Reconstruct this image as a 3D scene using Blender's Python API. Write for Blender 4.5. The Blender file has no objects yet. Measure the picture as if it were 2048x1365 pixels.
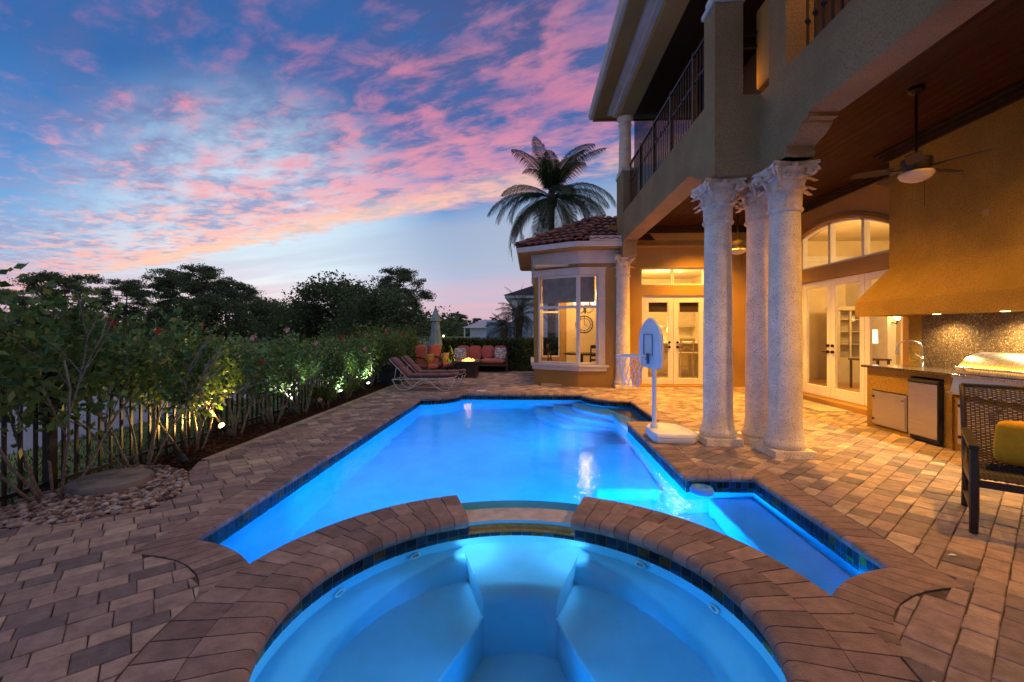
import bpy, math, random
import numpy as np
from mathutils import Vector, Matrix
from mathutils.geometry import tessellate_polygon
R=math.radians; PI=math.pi
rnd=random.Random(7); rng=np.random.default_rng(7)
scene=bpy.context.scene; COL=scene.collection

# ---------------------------------------------------------------- camera
YAW=math.atan(37/900)
cam=bpy.data.cameras.new('camera'); camo=bpy.data.objects.new('camera',cam); COL.objects.link(camo)
camo.location=(0,0,1.4); camo.rotation_euler=(R(90),0,YAW)
cam.sensor_width=36; cam.lens=900/2048*36; cam.shift_y=-19.5/2048
cam.clip_start=.05; cam.clip_end=3000
scene.camera=camo
scene.view_settings.view_transform='Standard'; scene.view_settings.look='None'
scene.view_settings.exposure=0; scene.view_settings.gamma=1
scene.render.engine='CYCLES'
cy=scene.cycles
cy.use_denoising=True
try: cy.denoiser='OPENIMAGEDENOISE'; cy.denoising_input_passes='RGB_ALBEDO_NORMAL'; cy.denoising_prefilter='ACCURATE'
except Exception: pass
cy.max_bounces=9; cy.diffuse_bounces=3; cy.glossy_bounces=4; cy.transmission_bounces=7; cy.transparent_max_bounces=14
cy.sample_clamp_indirect=4; cy.blur_glossy=.6; cy.use_adaptive_sampling=True; cy.adaptive_threshold=.015

# ---------------------------------------------------------------- node helper
class NT:
    def __init__(s,tree): s.t=tree; s.n=tree.nodes; s.l=tree.links
    def node(s,typ,**kw):
        n=s.n.new(typ)
        ins=kw.pop('ins',{})
        for k,v in kw.items(): setattr(n,k,v)
        for k,v in ins.items(): s.put(n.inputs[k],v)
        return n
    def put(s,sock,v):
        if isinstance(v,bpy.types.NodeSocket): s.l.new(v,sock)
        else:
            try: sock.default_value=v
            except Exception: sock.default_value=tuple(v)+(1,) if len(v)==3 else v
    def math(s,op,a,b=0,c=0,clamp=False):
        n=s.n.new('ShaderNodeMath'); n.operation=op; n.use_clamp=clamp
        for i,v in enumerate((a,b,c)): s.put(n.inputs[i],v)
        return n.outputs[0]
    def mix(s,f,a,b,blend='MIX'):
        n=s.n.new('ShaderNodeMix'); n.data_type='RGBA'; n.blend_type=blend; n.clamp_factor=True
        s.put(n.inputs[0],f)
        for i,v in ((6,a),(7,b)):
            s.put(n.inputs[i],v if isinstance(v,bpy.types.NodeSocket) else tuple(v)[:3]+(1,))
        return n.outputs[2]
    def ramp(s,f,stops,interp='LINEAR'):
        n=s.n.new('ShaderNodeValToRGB'); s.put(n.inputs[0],f); cr=n.color_ramp; cr.interpolation=interp
        while len(cr.elements)<len(stops): cr.elements.new(.5)
        for e,(p,c) in zip(cr.elements,stops):
            e.position=p; e.color=(c,c,c,1) if isinstance(c,(int,float)) else tuple(c)+(1,)
        return n.outputs[0]
    def noise(s,vec,scale,detail=3,rough=.55,dist=0):
        n=s.n.new('ShaderNodeTexNoise'); s.put(n.inputs['Vector'],vec)
        n.inputs['Scale'].default_value=scale; n.inputs['Detail'].default_value=detail
        n.inputs['Roughness'].default_value=rough; n.inputs['Distortion'].default_value=dist
        return n.outputs['Fac']
    def smooth(s,v,a,b):
        n=s.n.new('ShaderNodeMapRange'); n.interpolation_type='SMOOTHSTEP'; s.put(n.inputs[0],v)
        n.inputs[1].default_value=a; n.inputs[2].default_value=b; return n.outputs[0]

# ---------------------------------------------------------------- sky (dusk, just after sunset)
world=bpy.data.worlds.new('World'); scene.world=world; world.use_nodes=True
world.node_tree.nodes.clear(); W=NT(world.node_tree)
SKY_STRENGTH=1.1
def build_sky():
    co=W.node('ShaderNodeTexCoord').outputs['Generated']
    sp=W.node('ShaderNodeSeparateXYZ',ins={0:co}); x,y,z=sp.outputs
    zc=W.math('MAXIMUM',z,.045)
    u=W.math('DIVIDE',x,zc); v=W.math('DIVIDE',y,zc)
    el=W.math('MAXIMUM',z,0)
    base=W.ramp(el,[(0,(.38,.31,.43)),(.05,(.40,.42,.57)),(.10,(.30,.50,.73)),(.18,(.14,.37,.68)),(.27,(.055,.225,.56)),(.42,(.022,.125,.38)),(.6,(.024,.11,.34)),(.8,(.24,.27,.40)),(1,(.44,.43,.50))])
    # Nishita twilight adds its own gradient
    nis=W.node('ShaderNodeTexSky'); nis.sky_type='NISHITA'; nis.sun_disc=False; nis.sun_elevation=R(1.0); nis.sun_rotation=R(-32)
    nz=W.mix(1.0,nis.outputs[0],(.012,.012,.012),'MULTIPLY')
    # glow where the sun went down: ahead, left
    g=Vector((-.50,.86,.13)).normalized()
    dn=W.node('ShaderNodeVectorMath',operation='DOT_PRODUCT',ins={0:co,1:tuple(g)}).outputs['Value']
    gl=W.smooth(dn,.93,1.0)
    base=W.mix(W.math('MULTIPLY',gl,.72),base,(.74,.93,1.0))
    base=W.mix(1.0,base,nz,'ADD')
    # cloud deck: streets run along (1,-.6) on the deck plane
    uv=W.node('ShaderNodeCombineXYZ',ins={0:u,1:v,2:0.0}).outputs[0]
    w=W.math('ADD',v,W.math('MULTIPLY',u,.6))          # across the streets
    s=W.math('SUBTRACT',W.math('MULTIPLY',u,.86),W.math('MULTIPLY',v,.51))
    st=W.node('ShaderNodeCombineXYZ',ins={0:W.math('MULTIPLY',s,.66),1:W.math('MULTIPLY',w,1.0),2:.3}).outputs[0]
    warp=W.noise(uv,.9,2); 
    wv=W.math('ADD',w,W.math('MULTIPLY',W.math('SUBTRACT',warp,.5),.55))
    band=W.ramp(W.math('ADD',W.math('MULTIPLY',wv,.125),.5),[(.40,.66),(.50,.50),(.56,.42),(.65,.70),(.75,.84),(.85,.98),(.878,.96),(.93,.0)])
    big=W.noise(st,1.7,3,.55); fine=W.noise(st,6.5,6,.60,.25)
    den=W.math('ADD',W.math('MULTIPLY',big,.55),W.math('MULTIPLY',fine,.62))
    thr=W.math('ADD',W.math('MULTIPLY',band,.34),-.16)
    cl=W.smooth(W.math('ADD',den,thr),.46,.86)
    cl=W.math('MULTIPLY',cl,W.smooth(band,0,.30))
    # lit under-sides against grey-blue bodies
    lit=W.noise(W.node('ShaderNodeVectorMath',operation='ADD',ins={0:st,1:(7.3,2.1,0)}).outputs[0],4.6,5,.60,.3)
    lit=W.smooth(W.math('ADD',lit,W.math('MULTIPLY',W.smooth(wv,.8,3.1),.16)),.46,.68)
    pink=W.ramp(el,[(0,(.84,.38,.38)),(.16,(.96,.49,.40)),(.30,(.82,.34,.41)),(.45,(.62,.22,.34)),(.62,(.42,.19,.31)),(.85,(.98,.72,.68))])
    body=W.ramp(el,[(0,(.36,.34,.50)),(.2,(.30,.32,.54)),(.4,(.10,.14,.35)),(.6,(.065,.085,.23)),(.85,(.58,.52,.55))])
    ccol=W.mix(lit,body,pink)
    col=W.mix(W.math('MULTIPLY',cl,.90),base,ccol)
    # golden edge of the deck
    edge=W.math('MULTIPLY',W.smooth(wv,2.55,3.0),W.math('SUBTRACT',1.0,W.smooth(wv,3.05,3.35)))
    col=W.mix(W.math('MULTIPLY',W.math('MULTIPLY',edge,cl),.55),col,(1.0,.66,.42))
    # thin far sheets beyond the deck edge
    st2=W.node('ShaderNodeCombineXYZ',ins={0:W.math('MULTIPLY',s,.10),1:W.math('MULTIPLY',w,.42),2:4.0}).outputs[0]
    thin=W.noise(st2,1.5,4,.5,.4)
    tf=W.math('MULTIPLY',W.smooth(thin,.27,.62),W.smooth(wv,2.9,3.6))
    side=W.smooth(x,-.45,.10)
    tcol=W.ramp(el,[(0,(.60,.42,.52)),(.08,(.62,.44,.54)),(.16,(.42,.46,.58)),(.35,(.36,.44,.60))])
    col=W.mix(W.math('MULTIPLY',tf,W.math('ADD',.48,W.math('MULTIPLY',side,.50))),col,tcol)
    # rosy belt low on the horizon
    low=W.math('MULTIPLY',W.noise(st2,.8,3),W.math('SUBTRACT',1.0,W.smooth(el,.03,.14)))
    col=W.mix(W.math('MULTIPLY',low,.85),col,(.80,.46,.50))
    # below the horizon: dim ground colour
    col=W.mix(W.smooth(z,-.03,0.0),(.10,.11,.12),col)
    bg=W.node('ShaderNodeBackground',ins={0:col,1:SKY_STRENGTH})
    out=W.node('ShaderNodeOutputWorld'); W.l.new(bg.outputs[0],out.inputs[0])
build_sky()

# ---------------------------------------------------------------- materials
MATS={}
def shader(name,base,rough=.6,var=.15,scale=6,bump=0,bscale=60,metal=0,spec=.4,tint=None,speck=None,emit=None,coords='Object',stretch=None,trans=0,aniso=0,wear=0,bdet=4,sheen=0,bdist=.01):
    if name in MATS: return MATS[name]
    m=bpy.data.materials.new(name); m.use_nodes=True; n=NT(m.node_tree); n.n.clear()
    bs=n.node('ShaderNodeBsdfPrincipled'); out=n.node('ShaderNodeOutputMaterial'); n.l.new(bs.outputs[0],out.inputs[0])
    co=n.node('ShaderNodeTexCoord').outputs[coords]
    if stretch: co=n.node('ShaderNodeMapping',ins={'Vector':co,'Scale':stretch}).outputs[0]
    nz=n.noise(co,scale,4,.6)
    lo=tuple(max(0,c*(1-var)) for c in base); hi=tuple(min(1,c*(1+var)) for c in base)
    if tint:
        at=n.node('ShaderNodeAttribute',attribute_name='tint').outputs['Fac']
        c0=n.ramp(at,tint)
        k=n.ramp(nz,[(.3,1-var),(.7,1+var)])
        col=n.mix(1.0,c0,k,'MULTIPLY')
    else: col=n.mix(n.smooth(nz,.3,.7),lo,hi)
    if wear:
        wz=n.noise(co,scale*.23,5,.7,.6); col=n.mix(n.math('MULTIPLY',n.smooth(wz,.52,.72),wear),col,tuple(c*.45 for c in base))
    if speck:
        sc,th,c2=speck
        vo=n.noise(co,sc,2,.5); col=n.mix(n.smooth(vo,th,th+.03),col,c2)
    n.put(bs.inputs['Base Color'],col)
    rg=n.math('ADD',rough-.08,n.math('MULTIPLY',n.noise(co,scale*2.7,3),.16),clamp=True)
    n.put(bs.inputs['Roughness'],rg); bs.inputs['Metallic'].default_value=metal
    bs.inputs['Specular IOR Level'].default_value=spec
    if trans: 
        bs.inputs['Subsurface Weight'].default_value=0
    if bump:
        b=n.node('ShaderNodeBump',ins={'Strength':bump,'Distance':bdist}); n.l.new(n.noise(co,bscale,bdet,.6),b.inputs['Height']); n.l.new(b.outputs[0],bs.inputs['Normal'])
    if emit:
        bs.inputs['Emission Color'].default_value=tuple(emit[0])+(1,); bs.inputs['Emission Strength'].default_value=emit[1]
    if sheen: bs.inputs['Sheen Weight'].default_value=sheen
    MATS[name]=m; return m

STUCCO=shader('stucco',(.47,.305,.13),.85,.16,1.3,1.0,50,speck=(75,.57,(.34,.215,.09)),wear=.30,bdet=4,spec=.2,bdist=.06)
STUCCO_S=shader('stucco_smooth',(.39,.228,.065),.85,.10,1.1,.35,70,spec=.2)
STUCCO_WARM_LIT=shader('stucco_warm_lit',(.50,.30,.055),.85,.16,1.3,1.0,50,speck=(75,.57,(.36,.21,.035)),wear=.30,bdet=4,spec=.15,bdist=.06)  # copy of the stucco with the loggia's warm light put into the colour
TRIM=shader('trim_white',(.62,.58,.52),.6,.08,3,.1,50)
FRAMEW=shader('frame_white',(.74,.70,.64),.4,.05,4)
COLST=shader('terrazzo_column',(.90,.76,.57),.75,.14,4,.6,110,speck=(105,.625,(.07,.055,.04)),spec=.3,wear=.12)
CAPST=shader('carved_stone',(.76,.64,.50),.8,.2,9,.25,60,spec=.25)
WOOD=shader('dark_plank',(.040,.010,.0035),.6,.35,3,.15,30,stretch=(6,.5,6),spec=.12)
WOODT=shader('dark_wood_trim',(.022,.007,.003),.6,.25,4)
IRON=shader('black_iron',(.018,.018,.02),.45,.2,8,metal=.6)
FENCEM=shader('fence_bronze',(.028,.022,.018),.5,.3,6,metal=.3)
TILE_R=shader('roof_clay',(.23,.085,.055),.75,.2,9,.4,40,tint=[(0,(.15,.058,.045)),(.5,(.24,.092,.062)),(1,(.30,.15,.10))])
STEEL=shader('stainless',(.55,.53,.50),.28,.06,3,metal=1,stretch=(1,30,1))
STEELD=shader('stainless_door',(.50,.48,.46),.36,.06,3,metal=1,stretch=(1,1,40))
BLACKP=shader('black_plastic',(.02,.02,.02),.5,.2,8)
GRAN=shader('granite',(.075,.048,.022),.30,.5,30,speck=(85,.60,(.42,.27,.10)),spec=.6)
COUNTERM=shader('granite_top',(.06,.045,.03),.14,.4,40,speck=(120,.62,(.30,.22,.13)),spec=.6)
WICKER=shader('wicker',(.035,.022,.014),.5,.4,40)
CUSH=shader('red_cushion',(.38,.115,.105),.9,.16,9,.25,120,sheen=.3,spec=.1)
CUSHD=shader('maroon_cushion',(.18,.065,.056),.9,.18,9,.25,120,sheen=.3,spec=.1)
YEL=shader('yellow_pillow',(.88,.42,.02),.9,.12,9,.2,150,spec=.1)
PILB=shader('patterned_pillow_blue',(.24,.27,.36),.9,.1,6,speck=(16,.53,(.60,.58,.52)),spec=.1)
PILY=shader('patterned_pillow_yellow',(.58,.40,.15),.9,.1,6,speck=(26,.54,(.22,.10,.05)),spec=.1)
WHITET=shader('white_tube',(.78,.76,.74),.35,.04,5)
PLASTW=shader('white_plastic',(.74,.75,.75),.42,.06,4)
PLASTB=shader('pale_blue_plastic',(.70,.76,.77),.42,.06,4)
BLUEL=shader('blue_line',(.05,.22,.36),.45,.1,6)
NETM=shader('net_cord',(.75,.73,.68),.8,.1,30)
UMB=shader('umbrella_cloth',(.26,.36,.36),.9,.15,8,spec=.1)
DARKW=shader('dark_brown_metal',(.035,.024,.018),.45,.3,8)
PLANT=shader('slate_planter',(.03,.045,.05),.55,.3,6)
GRASS=shader('lawn_grass',(.15,.20,.075),.95,.45,.35,.6,30,spec=.1)
BLADE=shader('grass_blade',(.05,.095,.022),.8,.4,3,spec=.2)
PATH=shader('path_concrete',(.25,.26,.28),.85,.12,1.2,.2,40)
MULCHB=shader('mulch_soil',(.035,.019,.011),.95,.4,14,.8,50,spec=.1)
MULCH=shader('mulch_chip',(.07,.03,.015),.9,.4,12,tint=[(0,(.035,.016,.009)),(.6,(.085,.036,.018)),(1,(.16,.085,.045))],spec=.15)
PEB=shader('pebble',(.36,.25,.19),.75,.2,30,tint=[(0,(.13,.08,.065)),(.35,(.30,.19,.14)),(.7,(.46,.34,.26)),(1,(.62,.54,.46))])
CONC=shader('old_concrete',(.27,.23,.19),.95,.35,5,.8,30,wear=.4)
PAVER=shader('paver',(.2,.15,.12),.72,.28,11,.7,140,bdist=.014,tint=[(0,(.20,.15,.14)),(.25,(.31,.22,.19)),(.5,(.44,.295,.235)),(.75,(.51,.37,.275)),(1,(.64,.50,.36))],speck=(170,.70,(.55,.48,.42)),spec=.45)
COPE=shader('coping_brick',(.2,.12,.1),.66,.28,11,.7,120,bdist=.014,tint=[(0,(.21,.135,.112)),(.5,(.31,.195,.155)),(1,(.40,.265,.21))],speck=(190,.72,(.42,.36,.30)),wear=.25,spec=.5)
SAND=shader('joint_sand',(.10,.075,.06),.95,.3,20)
PLASTER=shader('pool_plaster',(.10,.60,.82),.7,.08,3)
SPASHELL=shader('spa_plaster',(.22,.66,.85),.7,.06,3)
GLT=shader('glass_tile',(.02,.04,.07),.35,.4,20,tint=[(0,(.010,.012,.016)),(.5,(.015,.035,.06)),(.8,(.03,.08,.13)),(1,(.11,.065,.018))],spec=.08)
GROUT=shader('gold_grout',(.36,.21,.06),.7,.25,20)
SPILL=shader('spillway_stone',(.68,.57,.50),.6,.16,10,.4,40)
BARK=shader('shrub_bark',(.24,.20,.155),.9,.35,30,.6,60,spec=.15)
PBARK=shader('pine_bark',(.16,.10,.07),.95,.35,4,spec=.1)
PALMT=shader('palm_trunk',(.15,.12,.09),.95,.35,6,.8,20,spec=.1)
def leafmat(name,stops,rough=.55,trans=.25):
    if name in MATS: return MATS[name]
    m=bpy.data.materials.new(name); m.use_nodes=True; n=NT(m.node_tree); n.n.clear()
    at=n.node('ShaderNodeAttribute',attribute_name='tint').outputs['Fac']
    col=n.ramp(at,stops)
    bs=n.node('ShaderNodeBsdfPrincipled',ins={'Base Color':col,'Roughness':rough}); bs.inputs['Specular IOR Level'].default_value=.3
    tr=n.node('ShaderNodeBsdfTranslucent',ins={'Color':n.mix(1.0,col,(1.25,1.2,.6),'MULTIPLY')})
    mx=n.node('ShaderNodeMixShader',ins={0:trans}); n.l.new(bs.outputs[0],mx.inputs[1]); n.l.new(tr.outputs[0],mx.inputs[2])
    out=n.node('ShaderNodeOutputMaterial'); n.l.new(mx.outputs[0],out.inputs[0]); MATS[name]=m; return m
LEAF_H=leafmat('hibiscus_leaf',[(0,(0.049,0.098,0.026)),(.5,(0.106,0.195,0.049)),(.85,(0.188,0.276,0.061)),(1,(0.390,0.309,0.073))])
LEAF_P=leafmat('pine_needle',[(0,(0.045,0.068,0.033)),(.6,(0.105,0.150,0.068)),(1,(0.165,0.203,0.090))],.7,.2)
LEAF_O=leafmat('oak_leaf',[(0,(0.039,0.063,0.030)),(.6,(0.090,0.138,0.054)),(1,(0.150,0.203,0.075))],.6,.25)
LEAF_K=leafmat('hedge_leaf',[(0,(0.024,0.045,0.021)),(.6,(0.060,0.105,0.039)),(1,(0.112,0.165,0.057))],.5,.2)
LEAF_C=leafmat('palm_leaflet',[(0,(0.016,0.034,0.014)),(.6,(0.036,0.065,0.023)),(1,(0.090,0.095,0.036))],.5,.25)
LEAF_Y=leafmat('strelitzia_leaf',[(0,(0.036,0.081,0.018)),(.6,(0.144,0.162,0.027)),(1,(0.306,0.252,0.045))],.5,.3)
PETAL_R=leafmat('red_petal',[(0,(0.378,0.011,0.032)),(1,(0.558,0.027,0.054))],.6,.3)
PETAL_P=leafmat('pink_petal',[(0,(0.558,0.144,0.216)),(1,(1.080,0.420,0.510))],.6,.3)
def glassmat(name,tint=(1,1,1),r=.02,k=1.0,gmin=.04):
    m=bpy.data.materials.new(name); m.use_nodes=True; n=NT(m.node_tree); n.n.clear()
    tr=n.node('ShaderNodeBsdfTransparent',ins={0:tuple(tint)+(1,)}); gl=n.node('ShaderNodeBsdfGlossy',ins={'Roughness':r})
    lw=n.node('ShaderNodeLayerWeight',ins={'Blend':.5})
    f=n.math('ADD',n.math('MULTIPLY',n.math('POWER',lw.outputs['Facing'],5.0),.9*k),gmin,clamp=True)
    mx=n.node('ShaderNodeMixShader',ins={0:f}); n.l.new(tr.outputs[0],mx.inputs[1]); n.l.new(gl.outputs[0],mx.inputs[2])
    out=n.node('ShaderNodeOutputMaterial'); n.l.new(mx.outputs[0],out.inputs[0]); return m
GLASS=glassmat('window_glass'); SCREEN=glassmat('bug_screen',(.16,.16,.17),.5,.3,.04)
def watermat(name,bump,scale,col):
    m=bpy.data.materials.new(name); m.use_nodes=True; n=NT(m.node_tree); n.n.clear()
    co=n.node('ShaderNodeTexCoord').outputs['Object']
    h=n.math('ADD',n.math('MULTIPLY',n.noise(co,scale*.3,2,.5),1.3),n.math('ADD',n.noise(co,scale,2,.5),n.math('MULTIPLY',n.noise(co,scale*2.8,2,.5),.35)))
    b=n.node('ShaderNodeBump',ins={'Strength':bump,'Distance':.02}); n.l.new(h,b.inputs['Height'])
    rf=n.node('ShaderNodeBsdfRefraction',ins={'Color':tuple(col)+(1,),'Roughness':.0,'IOR':1.333}); n.l.new(b.outputs[0],rf.inputs['Normal'])
    gl=n.node('ShaderNodeBsdfGlossy',ins={'Roughness':.015}); n.l.new(b.outputs[0],gl.inputs['Normal'])
    fr=n.node('ShaderNodeFresnel',ins={'IOR':1.333}); n.l.new(b.outputs[0],fr.inputs['Normal'])
    mx=n.node('ShaderNodeMixShader'); n.l.new(n.math('MULTIPLY',fr.outputs[0],.45),mx.inputs[0]); n.l.new(rf.outputs[0],mx.inputs[1]); n.l.new(gl.outputs[0],mx.inputs[2])
    out=n.node('ShaderNodeOutputMaterial'); n.l.new(mx.outputs[0],out.inputs[0]); return m
WATER=watermat('pool_water',.20,10,(.75,.93,1.0)); SWATER=watermat('spa_water',.10,5,(.80,.95,1.0))
def glow(name,col,s):
    m=bpy.data.materials.new(name); m.use_nodes=True; n=NT(m.node_tree); n.n.clear()
    e=n.node('ShaderNodeEmission',ins={0:tuple(col)+(1,),1:s}); out=n.node('ShaderNodeOutputMaterial'); n.l.new(e.outputs[0],out.inputs[0]); return m
G_WARM=glow('lamp_warm',(1,.66,.30),14); G_WHITE=glow('lamp_white',(.95,1,.95),30); G_AMB=glow('lamp_amber',(1,.60,.20),22)
G_FIRE=glow('flame',(1,.40,.07),7); G_SHADE=glow('lamp_shade_lit',(1,.80,.50),2.2); G_POOL=glow('pool_lens',(.35,.75,1),2.5)

# ---------------------------------------------------------------- geometry helper
OFF={}
class MB:
    def __init__(s): s.v=[]; s.f=[]; s.t=[]
    def add(s,vs,fs,t=None):
        o=len(s.v); s.v.extend(tuple(p) for p in vs); s.f.extend(tuple(i+o for i in f) for f in fs); s.t.extend([0.5 if t is None else t]*len(fs)); return s
    def box(s,x0,x1,y0,y1,z0,z1,t=None):
        return s.add([(x0,y0,z0),(x1,y0,z0),(x1,y1,z0),(x0,y1,z0),(x0,y0,z1),(x1,y0,z1),(x1,y1,z1),(x0,y1,z1)],
            [(0,3,2,1),(4,5,6,7),(0,1,5,4),(1,2,6,5),(2,3,7,6),(3,0,4,7)],t)
    def hexa(s,b,tp,t=None):   # bottom quad, top quad
        return s.add(list(b)+list(tp),[(0,3,2,1),(4,5,6,7),(0,1,5,4),(1,2,6,5),(2,3,7,6),(3,0,4,7)],t)
    def bar(s,p,q,w,h,t=None):  # rectangular bar from p to q
        p=Vector(p); q=Vector(q); d=(q-p).normalized(); up=Vector((0,0,1)) if abs(d.z)<.95 else Vector((0,1,0))
        a=d.cross(up).normalized()*w/2; b=a.cross(d).normalized()*h/2
        return s.hexa([p-a-b,p+a-b,p+a+b,p-a+b],[q-a-b,q+a-b,q+a+b,q-a+b],t)
    def prism(s,poly,z0,z1,t=None):
        n=len(poly); vs=[(x,y,z0) for x,y in poly]+[(x,y,z1) for x,y in poly]
        return s.add(vs,[tuple(range(n-1,-1,-1)),tuple(range(n,2*n))]+[(i,(i+1)%n,n+(i+1)%n,n+i) for i in range(n)],t)
    def ext(s,poly,vec,t=None):  # planar 3D polygon swept by vec
        n=len(poly); v=Vector(vec); vs=[Vector(p) for p in poly]; vs+= [p+v for p in vs]
        return s.add(vs,[tuple(range(n-1,-1,-1)),tuple(range(n,2*n))]+[(i,(i+1)%n,n+(i+1)%n,n+i) for i in range(n)],t)
    def tube(s,pts,r,n=8,t=None,cap=True):
        pts=[Vector(p) for p in pts]; k=len(pts); rr=r if isinstance(r,(list,tuple)) else [r]*k
        vs=[]; a=None
        for i,p in enumerate(pts):
            d=(pts[min(i+1,k-1)]-pts[max(i-1,0)])
            d=d.normalized() if d.length>1e-9 else Vector((0,0,1))
            if a is None: a=d.orthogonal().normalized()
            a=(a-d*a.dot(d)); a=a.normalized() if a.length>1e-6 else d.orthogonal().normalized(); b=d.cross(a)
            for j in range(n):
                an=2*PI*j/n; vs.append(p+(a*math.cos(an)+b*math.sin(an))*rr[i])
        fs=[(i*n+j,i*n+(j+1)%n,(i+1)*n+(j+1)%n,(i+1)*n+j) for i in range(k-1) for j in range(n)]
        if cap: fs+=[tuple(range(n-1,-1,-1)),tuple((k-1)*n+j for j in range(n))]
        return s.add(vs,fs,t)
    def lathe(s,prof,cx=0,cy=0,z0=0,n=24,t=None):
        k=len(prof); vs=[(cx+r*math.cos(2*PI*j/n),cy+r*math.sin(2*PI*j/n),z0+z) for r,z in prof for j in range(n)]
        fs=[(i*n+j,i*n+(j+1)%n,(i+1)*n+(j+1)%n,(i+1)*n+j) for i in range(k-1) for j in range(n)]
        fs+=[tuple(range(n-1,-1,-1)),tuple((k-1)*n+j for j in range(n))]
        return s.add(vs,fs,t)
    def ball(s,c,rx,ry,rz,n=10,m=6,t=None):
        vs=[]; fs=[]
        for i in range(m+1):
            th=PI*i/m
            for j in range(n):
                ph=2*PI*j/n; vs.append((c[0]+rx*math.sin(th)*math.cos(ph),c[1]+ry*math.sin(th)*math.sin(ph),c[2]-rz*math.cos(th)))
        for i in range(m):
            for j in range(n): fs.append((i*n+j,i*n+(j+1)%n,(i+1)*n+(j+1)%n,(i+1)*n+j))
        return s.add(vs,fs,t)
    def cushion(s,sx,sy,sz,mat=None,t=None,n=8,puff=.5):
        # superellipsoid pad centred on origin, moved by mat
        m=2*n; vs=[]; fs=[]
        def sg(v,e): return math.copysign(abs(v)**e,v)
        for i in range(n+1):
            th=-PI/2+PI*i/n
            for j in range(m):
                ph=2*PI*j/m
                p=Vector((sx/2*sg(math.cos(th),puff)*sg(math.cos(ph),.3),sy/2*sg(math.cos(th),puff)*sg(math.sin(ph),.3),sz/2*sg(math.sin(th),.75)))
                vs.append(mat@p if mat else p)
        for i in range(n):
            for j in range(m): fs.append((i*m+j,i*m+(j+1)%m,(i+1)*m+(j+1)%m,(i+1)*m+j))
        return s.add(vs,fs,t)
    def build(s,name,mat,parent=None,smooth=False,bevel=0,kind=None):
        me=bpy.data.meshes.new(name)
        o=OFF.get(parent.name,Vector()) if parent else Vector()
        me.from_pydata([(p[0]-o[0],p[1]-o[1],p[2]-o[2]) for p in s.v],[],s.f)
        at=me.attributes.new('tint','FLOAT','FACE'); at.data.foreach_set('value',s.t)
        if smooth: me.polygons.foreach_set('use_smooth',[True]*len(me.polygons))
        me.materials.append(mat); me.update()
        ob=bpy.data.objects.new(name,me); COL.objects.link(ob)
        if parent: ob.parent=parent; OFF[ob.name]=Vector(o)
        if bevel:
            b=ob.modifiers.new('bevel','BEVEL'); b.width=bevel; b.segments=2; b.limit_method='ANGLE'; b.angle_limit=R(40)
        if smooth and smooth!='all':
            me.set_sharp_from_angle(angle=R(42))
        if kind: ob['kind']=kind
        return ob
def tag(o,label=None,cat=None,group=None,kind=None):
    if label: o['label']=label
    if cat: o['category']=cat
    if group: o['group']=group
    if kind: o['kind']=kind
    return o
def thing(name,label,cat,loc=(0,0,0),rz=0,group=None):
    o=bpy.data.objects.new(name,None); COL.objects.link(o); o.location=loc; o.rotation_euler=(0,0,rz); o.empty_display_size=.2
    OFF[o.name]=Vector(loc); return tag(o,label,cat,group)
def copy_tree(o,parent=None):
    c=o.copy(); COL.objects.link(c); c.parent=parent
    for ch in o.children: copy_tree(ch,c)
    return c
def place(o,loc,rz=0,sc=1):
    o.location=loc; o.rotation_euler=(0,0,rz); o.scale=(sc,)*3 if isinstance(sc,(int,float)) else sc; return o
def flat(polys,z,name,mat,parent=None,kind=None):
    vs=[Vector((x,y,0)) for pl in polys for x,y in pl]
    tri=tessellate_polygon([[Vector((x,y,0)) for x,y in pl] for pl in polys])
    m=MB(); fs=[]
    for a,b,c in tri:
        n=(vs[b]-vs[a]).cross(vs[c]-vs[a])
        fs.append((a,b,c) if n.z>0 else (a,c,b))
    m.add([(p.x,p.y,z) for p in vs],fs); return m.build(name,mat,parent,kind=kind)
def quads(name,Q,mat,parent=None,tint=None,kind=None):
    # Q: (N,4,3) array of leaf quads
    Q=np.asarray(Q,dtype=np.float32); n=len(Q)
    if parent is not None:
        o=OFF.get(parent.name,Vector()); Q=Q-np.array(o,dtype=np.float32)
    me=bpy.data.meshes.new(name); me.vertices.add(4*n); me.vertices.foreach_set('co',Q.reshape(-1))
    me.loops.add(4*n); me.loops.foreach_set('vertex_index',np.arange(4*n,dtype=np.int32))
    me.polygons.add(n); me.polygons.foreach_set('loop_start',np.arange(0,4*n,4,dtype=np.int32))
    me.update(calc_edges=True)
    at=me.attributes.new('tint','FLOAT','FACE'); at.data.foreach_set('value',np.asarray(tint if tint is not None else rng.random(n),dtype=np.float32))
    me.materials.append(mat); ob=bpy.data.objects.new(name,me); COL.objects.link(ob)
    if parent is not None: ob.parent=parent; OFF[ob.name]=OFF.get(parent.name,Vector())
    if kind: ob['kind']=kind
    return ob
def unit(a): return a/np.maximum(np.linalg.norm(a,axis=-1,keepdims=True),1e-9)
def leafquads(C,size,aspect=.55,up=.3,rg=None,dirs=None,fold=.0):
    rg=rg or rng; n=len(C)
    d=unit(rg.normal(size=(n,3))) if dirs is None else unit(dirs+rg.normal(size=(n,3))*.45)
    nn=rg.normal(size=(n,3)); nn[:,2]+=up; sd=unit(np.cross(d,nn))
    L=(size*(.6+.8*rg.random(n)))[:,None]; w=L*aspect
    b=C-d*L*.5; tp=C+d*L*.5; mid=C+d*L*.05
    return np.stack([b,mid+sd*w*.5,tp,mid-sd*w*.5],1)
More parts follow.
